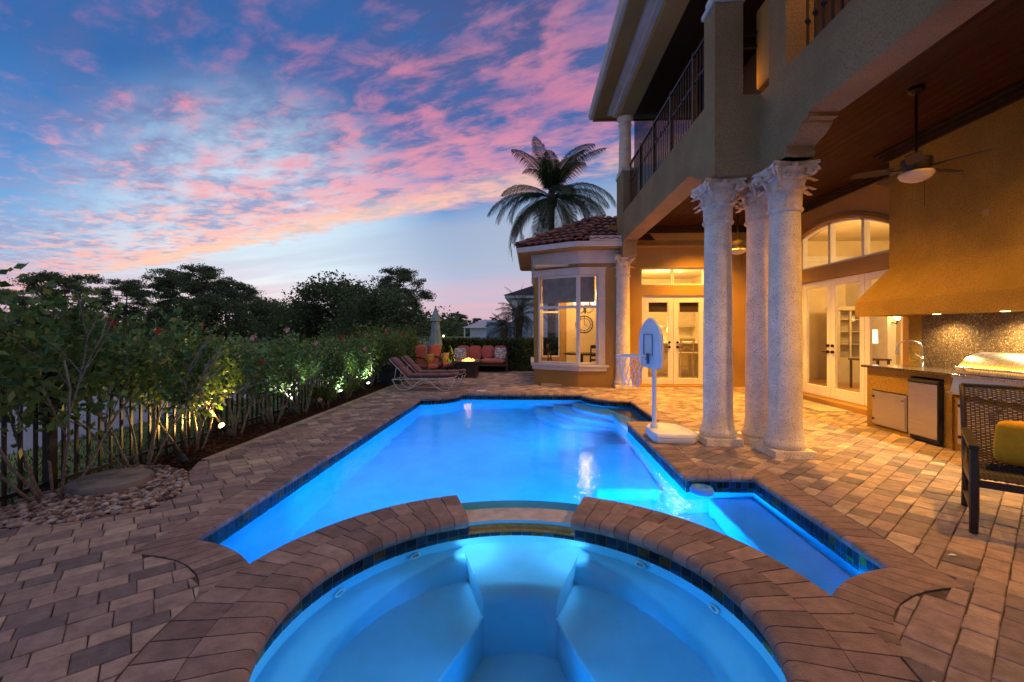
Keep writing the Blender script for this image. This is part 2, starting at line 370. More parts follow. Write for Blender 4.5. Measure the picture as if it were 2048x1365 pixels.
def lamp(name,kind,loc,energy,color,size=.1,rot=None,spot=None,blend=.5,parent=None):
    l=bpy.data.lights.new(name,kind); l.energy=energy; l.color=color
    if kind=='AREA': l.shape='DISK'; l.size=size
    else: l.shadow_soft_size=size
    if kind=='SPOT': l.spot_size=R(spot or 90); l.spot_blend=blend
    o=bpy.data.objects.new(name,l); COL.objects.link(o)
    p=Vector(loc)
    if parent: o.parent=parent; p=p-OFF.get(parent.name,Vector())
    o.location=p
    if rot is not None: o.rotation_euler=Vector(rot).to_track_quat('-Z','Y').to_euler()
    return o
WARM=(1.0,.46,.045); WARMI=(1.0,.62,.22)
# ================================================================ GROUND, DECK, POOL
PZ=-.12; SZ=-.15     # water levels
SC=(-.0675,2.235)    # spa centre
def arc(c,r,a0,a1,n): return [(c[0]+r*math.cos(R(a0+(a1-a0)*i/n)),c[1]+r*math.sin(R(a0+(a1-a0)*i/n))) for i in range(n+1)]
XL,XR,XP,XA=-2.30,2.16,1.51,2.03
ALc,ALr=(-2.42,1.97),.965      # front-left rounded corner of the deck
ARc,ARr=(2.34,1.80),.965
BLc,BLr=(-2.30,10.10),.75
BRc,BRr=(2.03,10.10),.90
def circ_int(c,r,c2,r2,pick):
    dx,dy=c2[0]-c[0],c2[1]-c[1]; d=math.hypot(dx,dy); a=(r*r-r2*r2+d*d)/(2*d); h=math.sqrt(max(r*r-a*a,0))
    mx,my=c[0]+a*dx/d,c[1]+a*dy/d; ps=[(mx-h*dy/d,my+h*dx/d),(mx+h*dy/d,my-h*dx/d)]
    return max(ps,key=pick)
RO=1.668; RI=1.215; RM=1.44
jl=circ_int(ALc,ALr,SC,RO,lambda p:p[1]); jr=circ_int(ARc,ARr,SC,RO,lambda p:p[1])
def ang(c,p): return math.degrees(math.atan2(p[1]-c[1],p[0]-c[0]))
aL0=ang(ALc,jl); aL1=ang(ALc,(XL,ALc[1]+math.sqrt(ALr**2-(XL-ALc[0])**2)))
aR1=ang(ARc,jr); aR0=ang(ARc,(XR,ARc[1]+math.sqrt(ARr**2-(XR-ARc[0])**2)))
sL=ang(SC,jl); sR=ang(SC,jr)
ptL=(XL,ALc[1]+math.sqrt(ALr**2-(XL-ALc[0])**2)); ptR=(XR,ARc[1]+math.sqrt(ARr**2-(XR-ARc[0])**2))
# pool outline, counter-clockwise seen from above
seg_right=[(ptR),(XR,4.45)]
upper=arc(ARc,ARr,aR1,aR0,14)+[(XR,4.45),(XP,4.45),(XP,7.04),(XA,7.04)]+arc(BRc,BRr,-90,-180,16)+arc(BLc,BLr,0,-90,16)+[(XL,ptL[1])]+arc(ALc,ALr,aL1,aL0,14)[1:]
pool_poly=upper+arc(SC,RO-.03,sL,sR,40)[1:-1]
deck_hole=upper+arc(SC,RM,sL,sR+360,70)
bed_edge=[(-3.60,16.5),(-3.60,4.75),(-3.42,4.35),(-3.18,4.0),(-3.02,3.7),(-3.0,3.5),(-3.1,3.36),(-3.4,3.17),(-3.9,2.98),(-4.6,2.75),(-5.4,2.4)]
YB=15.7

# lawn: one sheet with a hole for the terrace and the house
HX0,HX1,HY0,HY1=-5.4,13.5,-3.2,YB+1.2
lawn_out=[(-900,-300),(900,-300),(900,1500),(-900,1500)]
lawn=flat([lawn_out,[(HX0,HY0),(HX0,2.4),(-4.6,2.75),(-4.25,2.88),(-4.25,HY1),(HX1,HY1),(HX1,HY0)]],-.075,'lawn',GRASS,kind='structure')
tag(lawn,'dusky green golf course lawn reaching to the trees','lawn')
pth=flat([[(-10.2,-20),(-6.2,-20),(-6.2,16),(-6.6,24),(-8.2,34),(-11.6,46),(-15,47),(-12.4,35),(-10.7,25),(-10.2,16)]],-.068,'path',PATH,kind='structure')
tag(pth,'pale grey concrete path running behind the fence','path')

# bed of mulch and pebbles
bed_poly=[(-4.25,2.88),(-3.9,2.98),(-3.4,3.17),(-3.1,3.36),(-3.0,3.5),(-3.02,3.7),(-3.18,4.0),(-3.42,4.35),(-3.60,4.75),(-3.60,16.9),(-4.25,16.9)]
tag(flat([bed_poly],-.03,'planting_bed',MULCHB,kind='structure'),'dark soil of the planting bed along the fence','soil')
def in_poly(p,poly):
    x,y=p; c=False; n=len(poly)
    for i in range(n):
        x0,y0=poly[i]; x1,y1=poly[i-1]
        if (y0>y)!=(y1>y) and x<(x1-x0)*(y-y0)/(y1-y0)+x0: c=not c
    return c
mb=MB()
for i in range(5200):
    y=4.1+(rnd.random()**1.6)*10; x=rnd.uniform(-4.24,-3.62)
    if not in_poly((x,y),bed_poly) or (y<4.55 and rnd.random()<.6): continue
    L=rnd.uniform(.02,.06); w=rnd.uniform(.006,.016); a=rnd.random()*PI; tl=rnd.uniform(-.35,.35)
    d=Vector((math.cos(a)*math.cos(tl),math.sin(a)*math.cos(tl),math.sin(tl))); p=Vector((x,y,-.025+rnd.uniform(0,.022)))
    mb.bar(p-d*L/2,p+d*L/2,w,w*.5,rnd.random())
tag(mb.build('mulch',MULCH),'dark brown bark mulch spread under the shrubs','mulch',kind='stuff')
mb=MB(); cnt=0
ICO=[(0,0,-1),(.72,-.53,-.45),(-.28,-.85,-.45),(-.89,0,-.45),(-.28,.85,-.45),(.72,.53,-.45),(.28,-.85,.45),(-.72,-.53,.45),(-.72,.53,.45),(.28,.85,.45),(.89,0,.45),(0,0,1)]
ICF=[(0,1,2),(1,0,5),(0,2,3),(0,3,4),(0,4,5),(1,5,10),(2,1,6),(3,2,7),(4,3,8),(5,4,9),(1,10,6),(2,6,7),(3,7,8),(4,8,9),(5,9,10),(6,10,11),(7,6,11),(8,7,11),(9,8,11),(10,9,11)]
while cnt<2300:
    x=rnd.uniform(-4.2,-2.98); y=rnd.uniform(2.9,4.55)
    if not in_poly((x,y),bed_poly) or y>4.35-(x+3.4)*.4: continue
    cnt+=1; s=rnd.uniform(.013,.03); a=rnd.random()*PI; ca,sa=math.cos(a),math.sin(a); ex=rnd.uniform(1,1.5)
    z=-.028+s*.45+rnd.uniform(0,.028); j=[rnd.uniform(.85,1.15) for _ in ICO]
    mb.add([(x+s*k*(ex*p[0]*ca-p[1]*sa),y+s*k*(ex*p[0]*sa+p[1]*ca),z+s*.62*k*p[2]) for p,k in zip(ICO,j)],ICF,rnd.random())
tag(mb.build('pebbles',PEB,smooth='all'),'cream and brown river pebbles around the concrete lid','pebbles',kind='stuff')

# paving bed and pavers
outer=[(-5.4,HY0),(HX1,HY0),(HX1,HY1),(-3.60,HY1)]+bed_edge[1:]
flat_b=flat([outer,deck_hole],-.012,'paving',SAND,kind='structure')
tag(flat_b,'brick paved pool terrace of tan, grey and russet pavers','paving')
hole=np.array(deck_hole); 
def densify(pl,step=.03,closed=True):
    o=[]; n=len(pl)
    for i in range(n if closed else n-1):
        a=Vector(pl[i]); b=Vector(pl[(i+1)%n]); k=max(1,int((b-a).length/step))
        for j in range(k): o.append(tuple(a.lerp(b,j/k)))
    return o
hp=densify(deck_hole); hpA=np.array(hp); hpN=[]
for i in range(len(hp)):
    a=Vector(hp[i-1]); b=Vector(hp[(i+1)%len(hp)]); d=(b-a).normalized(); hpN.append((d.y,-d.x))
hpN=np.array(hpN)
be=densify(bed_edge,.03,False); beA=np.array(be); beN=[]
for i in range(len(be)):
    a=Vector(be[max(i-1,0)]); b=Vector(be[min(i+1,len(be)-1)]); d=(b-a).normalized(); beN.append((-d.y,d.x))
beN=np.array(beN)
def sgn(p,A,N):
    d=A-np.array(p); k=int((d*d).sum(1).argmin()); v=-d[k]
    dist=math.hypot(*v); return (dist if v@N[k]>=0 else -dist),k
def clip(poly,b,n,off):
    o=[]; m=len(poly); dd=[(p[0]-b[0])*n[0]+(p[1]-b[1])*n[1]-off for p in poly]
    for i in range(m):
        j=(i+1)%m
        if dd[i]>=0: o.append(poly[i])
        if (dd[i]>=0)!=(dd[j]>=0):
            t=dd[i]/(dd[i]-dd[j]); o.append((poly[i][0]+t*(poly[j][0]-poly[i][0]),poly[i][1]+t*(poly[j][1]-poly[i][1])))
    return o
MAT_RECT=(5.02,5.55,8.2,9.5)
def paver_geo(mb,poly,t,dz):
    cx=sum(p[0] for p in poly)/len(poly); cy_=sum(p[1] for p in poly)/len(poly); n=len(poly); ch=.0055
    def ins(p,k):
        d=math.hypot(p[0]-cx,p[1]-cy_) or 1; f=max(0,1-k/d); return (cx+(p[0]-cx)*f,cy_+(p[1]-cy_)*f)
    tp=[ins(p,ch*1.4) for p in poly]; tx=rnd.uniform(-.012,.012); ty=rnd.uniform(-.012,.012)
    vs=[(p[0],p[1],-.04) for p in poly]+[(p[0],p[1],dz-ch*.7+(p[0]-cx)*tx+(p[1]-cy_)*ty) for p in poly]+[(p[0],p[1],dz+(p[0]-cx)*tx+(p[1]-cy_)*ty) for p in tp]
    fs=[(i,(i+1)%n,n+(i+1)%n,n+i) for i in range(n)]+[(n+i,n+(i+1)%n,2*n+(i+1)%n,2*n+i) for i in range(n)]+[tuple(range(2*n,3*n))]
    mb.add(vs,fs,t)
e1=(math.cos(R(42)),math.sin(R(42))); e2=(-e1[1],e1[0])
pav=[]
def try_paver(poly,t):
    cx=sum(p[0] for p in poly)/len(poly); cyy=sum(p[1] for p in poly)/len(poly)
    if not(-4.9<cx<5.86 and -1.6<cyy<YB+.1): return
    if cyy>11.62 and cx>.25: return
    if cx<-2.9 and cyy>2.2:
        if cx<-3.75 and cyy>3.4: return
        dl,k=sgn((cx,cyy),beA,beN)
        if dl<-.2: return
        if dl<.25:
            off=.105 if cyy>4.75 else .012
            poly=clip(poly,beA[k],beN[k],off)
            if len(poly)<3: return
    dl,k=sgn((cx,cyy),hpA,hpN)
    if dl<-.1: return
    low=False
    if dl<.42:
        ks=[sgn(q,hpA,hpN) for q in poly]
        turn=min(hpN[a]@hpN[k] for _,a in ks)<.75
        if not turn: poly=clip(poly,hpA[k],hpN[k],.236)
        elif min(d for d,_ in ks)<.03: poly=clip(poly,hpA[k],hpN[k],.09)
        low=turn
        if len(poly)<3: return
    A=abs(sum(poly[i-1][0]*poly[i][1]-poly[i][0]*poly[i-1][1] for i in range(len(poly))))/2
    if A<.0012: return
    pav.append((poly,t,cx,cyy,low))
gap=.0028; wA,wB,LL=.165,.12,.245
for r in range(-70,90):
    for sub in (0,1):
        b0=r*(wA+wB)+(0 if sub==0 else wA); b1=b0+(wA if sub==0 else wB)
        a0=-18.5+rnd.uniform(0,.3)
        while a0<23:
            a1=a0+(rnd.choice((.155,.17,.20)) if sub==0 else rnd.choice((.15,.18,.21)))
            mx=(a0+a1)/2*e1[0]+(b0+b1)/2*e2[0]; my=(a0+a1)/2*e1[1]+(b0+b1)/2*e2[1]
            if -5<mx<6 and -1.8<my<16.1:
                j=lambda: rnd.uniform(-.003,.003)
                P=[(a0+gap+j(),b0+gap+j()),(a1-gap+j(),b0+gap+j()),(a1-gap+j(),b1-gap+j()),(a0+gap+j(),b1-gap+j())]
                try_paver([(p[0]*e1[0]+p[1]*e2[0],p[0]*e1[1]+p[1]*e2[1]) for p in P],min(1,max(0,rnd.gauss(.42,.27))))
            a0=a1
def seen(x,y):
    c_,s_=math.cos(YAW),math.sin(YAW); xc=c_*x+s_*y; yc=-s_*x+c_*y
    if yc<1.6: return 0
    px=1024+900*xc/yc; return 1/yc if -20<px<2068 else 0
pav.sort(key=lambda p:-seen(p[2],p[3]))
rest=MB()
for i,(poly,t,cx,cyy,low) in enumerate(pav):
    dz=rnd.uniform(-.002,.002)-(.003 if low else 0)
    if i<300: m=MB(); paver_geo(m,poly,t,dz); m.build('paver',PAVER,flat_b)
    else: paver_geo(rest,poly,t,dz)
rest.build('paver_field',PAVER,flat_b,kind='stuff')
# border course along the bed
bc=MB(); y=4.78
while y<15.6:
    paver_geo(bc,[(-3.60,y),(-3.498,y),(-3.498,y+.195),(-3.60,y+.195)],rnd.uniform(.5,.95),.001); y+=.2
bc.build('border_course',PAVER,flat_b,kind='stuff')

# ---- pool
pool=thing('swimming_pool','long blue lit swimming pool edged with brown bullnose bricks','pool',(0,6.5,0))
CW=.225
def brick_loft(mb,A,B,prof,t):
    # A,B: (inner,outer) plan points of the two sides; prof: (u 0..1+,z)
    n=len(prof); vs=[]
    for I,O in (A,B):
        for u,z in prof: vs.append((I[0]+(O[0]-I[0])*u,I[1]+(O[1]-I[1])*u,z))
    fs=[tuple(range(n)),tuple(range(2*n-1,n-1,-1))]+[(i,n+i,n+(i+1)%n,(i+1)%n) for i in range(n)]
    mb.add(vs,fs,t)
def bull(d,th=.06,r=.03):  # bullnose profile in units of d
    o=.035/d
    pr=[(1,-th),(1,.001),(.02,.003)]
    for k in range(1,6):
        a=PI/2+PI*k/6; pr.append((-.0+ (math.cos(a)*r*1.15)/d, -th/2+.003+math.sin(a)*(th/2)))
    pr.append((.02,-th)); return pr
def lines_straight(p,q,o0,o1,w=.105):
    p=Vector(p); q=Vector(q); L=(q-p).length; d=(q-p)/L; nrm=Vector((d.y,-d.x)); n=max(1,round(L/w)); out=[]
    bl=min(.55,L*.5)
    for i in range(n+1):
        s=L*i/n; sh=0
        if s<bl: sh+=o0*(1-s/bl)
        if L-s<bl: sh+=o1*(1-(L-s)/bl)
        I=p+d*s; out.append((tuple(I),tuple(I+nrm*CW+d*sh)))
    return out
def lines_arc(c,r,a0,a1,o0=0,o1=0,w=.105):
    L=abs(R(a1-a0))*r; n=max(2,round(L/w)); out=[]; sg=1 if a1>a0 else -1
    for i in range(n+1):
        a=R(a0+(a1-a0)*i/n); u=Vector((math.cos(a),math.sin(a))); tg=Vector((-u.y,u.x))*sg
        sh=o0*max(0,1-i/(n*.4))+o1*max(0,1-(n-i)/(n*.4))
        I=Vector(c)+u*r; out.append((tuple(I),tuple(Vector(c)+u*(r-CW)+tg*sh)))
    return out
runs=[]
# going counter-clockwise with the pool on the left, deck on the right-hand side
runs.append(lines_arc(ARc,ARr,aR1+24,aR0,0,.19))
runs.append(lines_straight(ptR,(XR,4.45),-.19,CW))
runs.append(lines_straight((XR,4.45),(XP,4.45),-CW,-CW))
runs.append(lines_straight((XP,4.45),(XP,7.04),CW,-CW))
runs.append(lines_straight((XP,7.04),(XA,7.04),CW,CW))
runs.append(lines_straight((XA,7.04),(XA,BRc[1]-BRr),-CW,CW))
runs.append(lines_arc(BRc,BRr,-90,-180,-CW,CW))
far_p=(BRc[0]-BRr,10.10); far_q=(BLc[0]+BLr,10.10)
runs.append(lines_straight(far_p,far_q,-CW,CW))
runs.append(lines_arc(BLc,BLr,0,-90,-CW,CW))
runs.append(lines_straight((XL,BLc[1]-BLr),(XL,ptL[1]),-CW,.19))
runs.append(lines_arc(ALc,ALr,aL1,aL0-24,-.19,0))
PB=bull(CW)
def shrink(A,B,g=.007):
    out=[]
    for i in (0,1):
        a=Vector(A[i]); b=Vector(B[i]); d=b-a; L=d.length or 1; k=min(.3,g/2/L); out.append((tuple(a+d*k),tuple(b-d*k)))
    return (out[0][0],out[1][0]),(out[0][1],out[1][1])
nb=0
bricks=[]
for rn in runs:
    for i in range(len(rn)-1): bricks.append((rn[i],rn[i+1]))
bricks.sort(key=lambda b:b[0][0][1])
cr=MB()
for i,(A,B) in enumerate(bricks):
    A,B=shrink(A,B); t=min(1,max(0,rnd.gauss(.5,.28)))
    if i<300: m=MB(); brick_loft(m,A,B,PB,t); m.build('coping_brick',COPE,pool,smooth=True)
    else: brick_loft(cr,A,B,PB,t)
if cr.v: cr.build('coping_run',COPE,pool,smooth=True,kind='stuff')
# mortar core under the bricks
mc=MB()
for A,B in bricks: brick_loft(mc,A,B,[(1,-.058),(1,-.006),(.06,-.006),(.0,-.02),(.03,-.058)],.5)
mc.build('mortar',SAND,pool,kind='stuff')
# shell
def wall_strip(poly,z0,z1,closed=True):
    m=MB(); n=len(poly)
    for i in range(n if closed else n-1):
        a=poly[i]; b=poly[(i+1)%n]; m.add([(a[0],a[1],z1),(b[0],b[1],z1),(b[0],b[1],z0),(a[0],a[1],z0)],[(0,1,2,3)])
    return m
shell=wall_strip(pool_poly,-1.5,-.055)
tri=tessellate_polygon([[Vector((x,y,0)) for x,y in pool_poly]])
def fl(y): return -1.15-.35*max(0,min(1,(y-4.5)/4))
shell.add([(x,y,-1.30) for x,y in pool_poly],[tuple(t) for t in tri])
shell.build('shell',PLASTER,pool)
# waterline tiles: small dark glass mosaic with pale gold joints
def tiles(m,poly,rows,th=.062,tw=.058,dy=.0,inward=.006):
    pl=densify(poly,tw,True)
    n=len(pl)
    for i in range(n):
        a=Vector(pl[i]); b=Vector(pl[(i+1)%n]); d=b-a
        if d.length<.02: continue
        d/=d.length; nn=Vector((-d.y,d.x))*inward
        for z1 in rows:
            off=0
            p=a+d*.002+nn; q=b-d*.002+nn; z0=z1-th+.004
            a3=(p.x,p.y,z1); b3=(q.x,q.y,z1); c3=(q.x,q.y,z0); d3=(p.x,p.y,z0)
            e=[(a.x+d.x*.002,a.y+d.y*.002),(b.x-d.x*.002,b.y-d.y*.002)]
            m.add([a3,b3,c3,d3,(e[0][0],e[0][1],z1),(e[1][0],e[1][1],z1),(e[1][0],e[1][1],z0),(e[0][0],e[0][1],z0)],[(0,1,2,3),(4,5,1,0),(3,2,6,7)],rnd.random()*.82 if rnd.random()<.86 else 1)
tm=MB(); tiles(tm,pool_poly,(-.064,-.128,-.192)); tm.build('waterline_tile',GLT,pool,kind='stuff')
gr=wall_strip([(x,y) for x,y in pool_poly],-.26,-.058)
gp=[]; N_=len(pool_poly)
g2=MB()
for i in range(N_):
    a=Vector(pool_poly[i]); b=Vector(pool_poly[(i+1)%N_]); d=(b-a)
    if d.length<1e-4: continue
    d.normalize(); nn=Vector((-d.y,d.x))*.0025; a=a+nn; b=b+nn
    g2.add([(a.x,a.y,-.058),(b.x,b.y,-.058),(b.x,b.y,-.257),(a.x,a.y,-.257)],[(0,1,2,3)])
g2.build('tile_grout',GROUT,pool)
# entry steps, far right: three curved treads and a bench wall
for k,(r,z) in enumerate(((1.95,-.98),(1.55,-.68),(1.15,-.40))):
    pl=[(XA-.012,7.6)]+[p for p in arc((XA,9.55),r,-140,-270,30) if p[1]<10.085 and p[1]>7.5]+[(XA-.012,10.08)]
    pl=[(min(x,XA-.012),y) for x,y in pl]
    pc=[]
    for p in pl:
        # stay clear of the rounded deck corner
        dx,dy=p[0]-BRc[0],p[1]-BRc[1]; dd=math.hypot(dx,dy)
        pc.append(p if dd>BRr+.01 or p[0]<1.0 else (BRc[0]+dx/dd*(BRr+.012),BRc[1]+dy/dd*(BRr+.012)))
    MB().prism(pc,-1.29,z).build('step',PLASTER,pool,bevel=.03)
MB().box(1.50,1.74,7.052,8.55,-1.29,-.30).build('bench_wall',PLASTER,pool,bevel=.03)
MB().box(.75,1.498,5.2,7.0,-1.29,-.95).build('bench',PLASTER,pool,bevel=.03)
# benches in the near right alcove
MB().box(1.72,2.148,2.85,4.44,-1.29,-.42).build('bench',PLASTER,pool,bevel=.02)
MB().box(1.40,1.715,2.75,4.44,-1.29,-.78).build('bench',PLASTER,pool,bevel=.02)
w_=flat([pool_poly],PZ,'pool_water',WATER,kind='structure'); tag(w_,'rippled bright blue water of the swimming pool','water')
PBL=(.0,.345,1.0)
def sp_pt(a,r=RO+.012): return (SC[0]+r*math.cos(R(a)),SC[1]+r*math.sin(R(a)))
for p,d,e in ((sp_pt(118)+(-.62,),(-.30,1,-.03),50),(sp_pt(92)+(-.70,),(.06,1,.0),265),(sp_pt(62)+(-.62,),(.32,1,-.03),74),((-2.0,2.84,-.50),(.25,1,-.06),5),((1.92,2.70,-.55),(.05,1,-.05),80)):
    m=MB(); d_=Vector(d).normalized(); q=d_.to_track_quat('Z','Y'); c=Vector(p)
    m.add([c+q@Vector((.10*math.cos(2*PI*i/16),.10*math.sin(2*PI*i/16),0)) for i in range(16)],[tuple(range(16))])
    L=m.build('underwater_light',G_POOL,pool)
    lamp('pool_lamp','AREA',Vector(p)+d_*.02,e,PBL,.22,rot=d,parent=pool)

lamp('pool_lamp','SPOT',(1.57,7.11,-.2),190,PBL,.05,rot=(-.8,.5,-.22),spot=120,blend=.7,parent=pool)  # added spot, out of view behind the peninsula, brightens the far water
# ---- spa
spa=thing('spa','round raised spa with double ring of brown bricks','spa',(SC[0],SC[1],0))
g0,g1=72.0,109.5           # spillway opening
def ring(r0,r1,prof,start,end,n,name,out=False,off=0):
    for i in range(n):
        a0=start+(end-start)*i/n; a1=start+(end-start)*(i+1)/n; gp=.16
        P=lambda r,a:(SC[0]+r*math.cos(R(a)),SC[1]+r*math.sin(R(a)))
        A=(P(r0,a0+gp),P(r1,a0+gp)); B=(P(r0,a1-gp),P(r1,a1-gp))
        m=MB(); brick_loft(m,A,B,prof,min(1,max(0,rnd.gauss(.45,.28)))); m.build(name,COPE,spa,smooth=True)
pi_=[(u,z+.012 if z>-.08 else z) for u,z in bull(RM-RI,.085,.042)]
po_=[(1.0,-.085),(1.0,-.03),(.985,-.002),(.95,.012),(.0,.012),(.0,-.085)]
ring(RI,RM-.002,pi_,g1,g0+360,60,'coping_brick')
ring(RM+.002,RO,po_,g1,g0+360,64,'coping_brick')
m=MB(); 
for i in range(80):
    a0=g1+.3+(360-g1+g0-.6)*i/80; a1=g1+.3+(360-g1+g0-.6)*(i+1)/80
    P=lambda r,a:(SC[0]+r*math.cos(R(a)),SC[1]+r*math.sin(R(a)))
    brick_loft(m,(P(RI+.01,a0),P(RO-.01,a0)),(P(RI+.01,a1),P(RO-.01,a1)),[(1,-.10),(1,-.008),(.1,-.008),(.03,-.04),(.03,-.10)],.5)
m.build('mortar',SAND,spa,kind='stuff')
# spillway slab
m=MB(); n=20
for i in range(n):
    a0=R(g0-1+(g1-g0+2)*i/n); a1=R(g0-1+(g1-g0+2)*(i+1)/n)
    pr=[(RI+.03,-.128),(RI+.045,-.120),(RO-.05,-.111),(RO+.01,-.13),(RO+.01,-.4),(RI+.06,-.4),(RI+.045,-.15),(RI+.03,-.142)]
    vs=[(SC[0]+r*math.cos(a),SC[1]+r*math.sin(a),z) for a in (a0,a1) for r,z in pr]; k=len(pr)
    m.add(vs,[(j,(j+1)%k,k+(j+1)%k,k+j) for j in range(k)]+([tuple(range(k-1,-1,-1))] if i==0 else [])+([tuple(range(k,2*k))] if i==n-1 else []))
m.build('spillway',SPILL,spa,smooth=True)
m=MB()
for i in range(n):
    a0=R(g0+.3+(g1-g0-.6)*i/n); a1=R(g0+.3+(g1-g0-.6)*(i+1)/n)
    pr=[(RI+.014,-.142),(RI+.014,-.127),(RI+.032,-.124),(RI+.032,-.142)]
    vs=[(SC[0]+r*math.cos(a),SC[1]+r*math.sin(a),z) for a in (a0,a1) for r,z in pr]; m.add(vs,[(j,(j+1)%4,4+(j+1)%4,4+j) for j in range(4)])
m.build('spillway_edge',GROUT,spa)
RW=RI+.035
sp=arc(SC,RW,0,360,96)[:-1]; spr=sp[::-1]
sh=wall_strip(sp,-1.06,-.06)
sh.build('shell',SPASHELL,spa,smooth='all')
def part_lathe(name,prof,a0,a1,n=28,ends=True):
    m=MB(); k=len(prof); vs=[]
    for i in range(n+1):
        a=R(a0+(a1-a0)*i/n); vs+=[(SC[0]+r*math.cos(a),SC[1]+r*math.sin(a),z) for r,z in prof]
    fs=[(i*k+j,(i+1)*k+j,(i+1)*k+j+1,i*k+j+1) for i in range(n) for j in range(k-1)]
    if ends: fs+=[tuple(range(k-1,-1,-1)),tuple(n*k+j for j in range(k))]
    m.add(vs,fs); return m.build(name,SPASHELL,spa,smooth=True)
part_lathe('far_seat',[(RW,-.34),(RW-.05,-.36),(.78,-.40),(.70,-.42),(.655,-.47),(.64,-.55),(.63,-1.05),(RW,-1.05)],69,111,20)
for sx,a0,a1 in ((-1,111,250),(1,69,-70)):
    part_lathe('seat_back',[(RW,-.36),(RW-.06,-.375),(RW-.11,-.41),(RW-.16,-.50),(RW-.20,-.62),(RW-.20,-.70),(RW,-.70)],a0,a1,34)
    pl=[(SC[0]+(RW-.01)*math.cos(R(a0+(a1-a0)*i/24)),SC[1]+(RW-.01)*math.sin(R(a0+(a1-a0)*i/24))) for i in range(25)]
    inn=[]
    for i in range(17):   # curved front edge of the seat
        f=i/16; yy=SC[1]-.84+f*(.84+.60); inn.append((SC[0]+sx*(.228+.60*(1-f)**1.15),yy))
    pl2=pl+inn
    if sx>0: pl2=pl2[::-1]
    MB().prism(pl2,-1.05,-.645).build('seat',SPASHELL,spa,bevel=.025)
m=MB(); m.add([(x,y,-1.05) for x,y in sp],[tuple(range(len(sp)))]); m.build('footwell',SPASHELL,spa)
tm=MB(); P_=densify(arc(SC,RW-.004,0,360,96)[:-1],.07)
for row,z1 in enumerate((-.088,-.152)):
    for i in range(len(P_)):
        a=Vector(P_[i]); b=Vector(P_[(i+1)%len(P_)]); d=(b-a).normalized(); nn=Vector((-d.y,d.x))*.006
        mid=(ang(SC,((a+b)/2)[:]))%360
        if g0-1<mid<g1+1 and row==0: continue
        p=a+d*.0025+nn; q=b-d*.0025+nn; z0=z1-.060
        tm.add([(p.x,p.y,z1),(q.x,q.y,z1),(q.x,q.y,z0),(p.x,p.y,z0)],[(0,1,2,3)],rnd.random()*.75 if rnd.random()<.82 else 1)
tm.build('waterline_tile',GLT,spa,kind='stuff')
gm=MB(); q=arc(SC,RW-.003,0,360,96)
for i in range(96):
    a,b=q[i],q[i+1]; gm.add([(a[0],a[1],-.085),(b[0],b[1],-.085),(b[0],b[1],-.215),(a[0],a[1],-.215)],[(0,1,2,3)])
gm.build('tile_grout',GROUT,spa)
# jets
for a,zz in ((128,-.30),(48,-.30),(155,-.32),(22,-.32)):
    c=Vector((SC[0]+(RW-.012)*math.cos(R(a)),SC[1]+(RW-.012)*math.sin(R(a)),zz)); nd=Vector((-math.cos(R(a)),-math.sin(R(a)),0)); tg=Vector((-nd.y,nd.x,0))
    pts=[c+(tg*math.cos(2*PI*i/14)+Vector((0,0,1))*math.sin(2*PI*i/14))*.032 for i in range(15)]
    MB().tube(pts,.011,6,cap=False).build('jet',PLASTW,spa,smooth='all')
w_=flat([arc(SC,RW-.002,0,360,96)[:-1]],SZ,'spa_water',SWATER,kind='structure'); tag(w_,'still pale blue water in the round spa','water')
SBL=(.0,.32,1.0)
lamp('spa_fill','SPOT',(SC[0]+.30,SC[1]-.98,-.86),170,(.30,.64,1.0),.05,rot=(-1,.36,.04),spot=60,blend=.8,parent=spa)  # added pair of unseen spots that brightens the fronts of the side seats
lamp('spa_fill','SPOT',(SC[0]-.30,SC[1]-.98,-.86),170,(.30,.64,1.0),.05,rot=(1,.36,.04),spot=60,blend=.8,parent=spa)
for a in (116,64):
    p=Vector((SC[0]+(RW-.03)*math.cos(R(a)),SC[1]+(RW-.03)*math.sin(R(a)),-.235)); q=Vector((SC[0]+(.25 if a<90 else -.25)*-.6,SC[1]+.92,-.42))
    lamp('spa_fill','SPOT',p,20,(.26,.60,1.0),.02,rot=q-p,spot=120,blend=.9,parent=spa)  # added spot beside the spillway that brightens the far seat
for a,sx in ((228,1),(312,-1)):
    p=Vector((SC[0]+(RW-.03)*math.cos(R(a)),SC[1]+(RW-.03)*math.sin(R(a)),-.22)); q=Vector((SC[0]+sx*.92,SC[1]-.02,-.62))
    lamp('spa_fill','SPOT',p,125,SBL,.05,rot=q-p,spot=50,blend=.8,parent=spa)  # added near-wall spot, out of view, brightens the seat opposite
# ================================================================ HOUSE
house=thing('house','tan stucco two storey villa with columned loggia and balcony','house',(4.2,8.0,0))
def wall(m,p0,p1,th,z0,z1,ops=()):
    p0=Vector(p0); p1=Vector(p1); L=(p1-p0).length; d=(p1-p0)/L; n=Vector((-d.y,d.x))*th   # thickness to the left of p0->p1
    ss=sorted({0,L}|{max(0,min(L,o[0])) for o in ops}|{max(0,min(L,o[1])) for o in ops})
    for a,b in zip(ss,ss[1:]):
        mid=(a+b)/2; hs=sorted([(o[2],o[3]) for o in ops if o[0]<mid<o[1]]); z=z0; spans=[]
        for h0,h1 in hs:
            if h0>z: spans.append((z,h0))
            z=max(z,h1)
        if z<z1: spans.append((z,z1))
        A=p0+d*a; B=p0+d*b
        for q0,q1 in spans:
            Q=[A,B,B+n,A+n]; m.hexa([(q.x,q.y,q0) for q in Q],[(q.x,q.y,q1) for q in Q])
def bx(name,mat,*a,bevel=0,parent=None,smooth=False): return MB().box(*a).build(name,mat,parent or house,bevel=bevel,smooth=smooth)
ZC=4.02   # loggia ceiling
WR=5.75; WF=11.53
